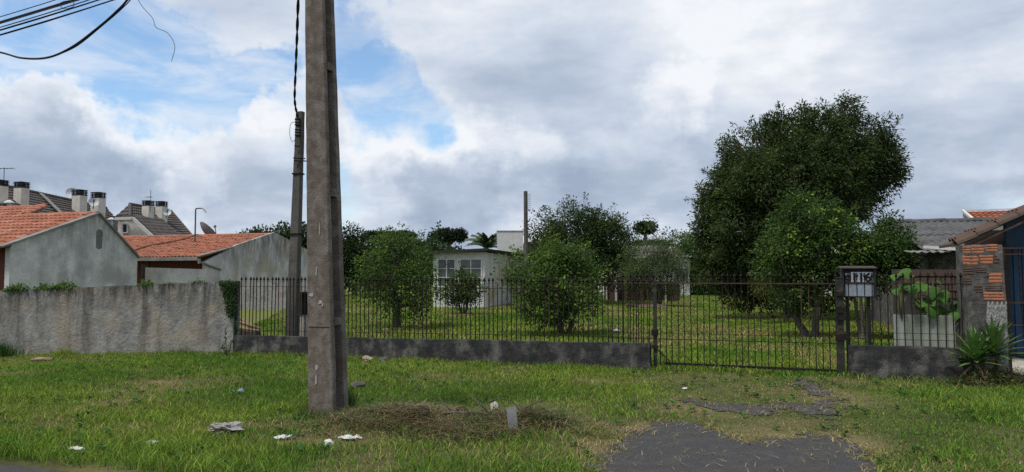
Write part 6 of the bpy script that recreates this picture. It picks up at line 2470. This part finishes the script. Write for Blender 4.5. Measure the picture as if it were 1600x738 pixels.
crumpled("paper_scrap", "small white scrap on the drive before the gate", "litter", 1070, 609, 0.06, 0.03, 0.02, M_plastic, 22, 0.8)
lump("flat_stone", "flat pale stone against the foot of the low wall right of the pole", "stone", 574, 563, 0.26, 0.09, 0.045, mat("tan_stone", (0.20, 0.15, 0.11), (0.30, 0.235, 0.175), scale=9, rough=0.95, bump=0.5), 24, 0.4, 4, 0.4, None, (26, 14))
lump("dark_stone", "small dark stone at the end of the flat pale stone", "stone", 598, 566, 0.09, 0.07, 0.05, M_render, 25, 0.3, 3)
lump("concrete_slab", "thin dark slab in the grass just right of the pole", "slab", 560, 606, 0.17, 0.10, 0.045, M_render, 27, 0.25, 3)
lump("rubble_lump", "brown earth clod at the foot of the rough wall near the picture edge", "rubble", 65, 553, 0.22, 0.07, 0.05, M_log, 29, 0.4, 3)
lump("white_scrap", "white scrap on the lawn right of the spreading citrus", "litter", 964, 522, 0.10, 0.08, 0.05, M_plastic, 31, 0.3, 3)
lump("white_scrap", "pale block lying on the lawn at the citrus trunk nearest the pole", "litter", 602, 519, 0.18, 0.12, 0.05, M_stone, 33, 0.2, 3)
for px, py, rx, ry, rz, lab, sd_ in ((728, 494, 1.35, 0.75, 0.09, "bare brown soil ring around the small round bush", 1), (1010, 480, 1.6, 0.9, 0.15, "dark mulch mound under the feathery shrub", 2)):
    lump("soil_mound", lab, "soil", px, py, rx, ry, rz, mat("soil_brown", (0.07, 0.05, 0.036), (0.12, 0.088, 0.062), scale=6, rough=0.95, bump=0.8, bscale=20), sd_, 0.25, 4, 0.55)
# firewood
fwp = FL(s_at(378, 1.6), 1.6, 0)
for i, (dx, dz, ln, a_, lab) in enumerate(((0, 0.06, 0.9, 0.15, "lowest split log of the pile behind the end of the rough wall"), (0.05, 0.17, 0.8, 0.3, "middle split log of the pile behind the end of the rough wall"), (-0.1, 0.28, 0.7, 0.45, "topmost slanting log of the pile behind the end of the rough wall"))):
    mb = MB()
    p = fwp + Vector((dx, 0.05 * i, dz + 0.32))
    d_ = Vector((math.cos(a_), 0.1, -math.sin(a_)))
    mb.tube([p - d_ * ln / 2, p, p + d_ * ln / 2], [0.035, 0.04, 0.03], 7)
    tag(mb.build("log", M_log), lab, "log", "firewood logs")
mb = MB()
mb.box(-0.4, 0.4, -0.15, 0.2, -0.1, 0.33)
o = tag(mb.build("stone_block", M_render), "dark stone block carrying the split logs behind the fence", "block")
o.location = fwp
print("objects:", len(bpy.data.objects), "tris:", sum(len(m.polygons) for m in bpy.data.meshes))
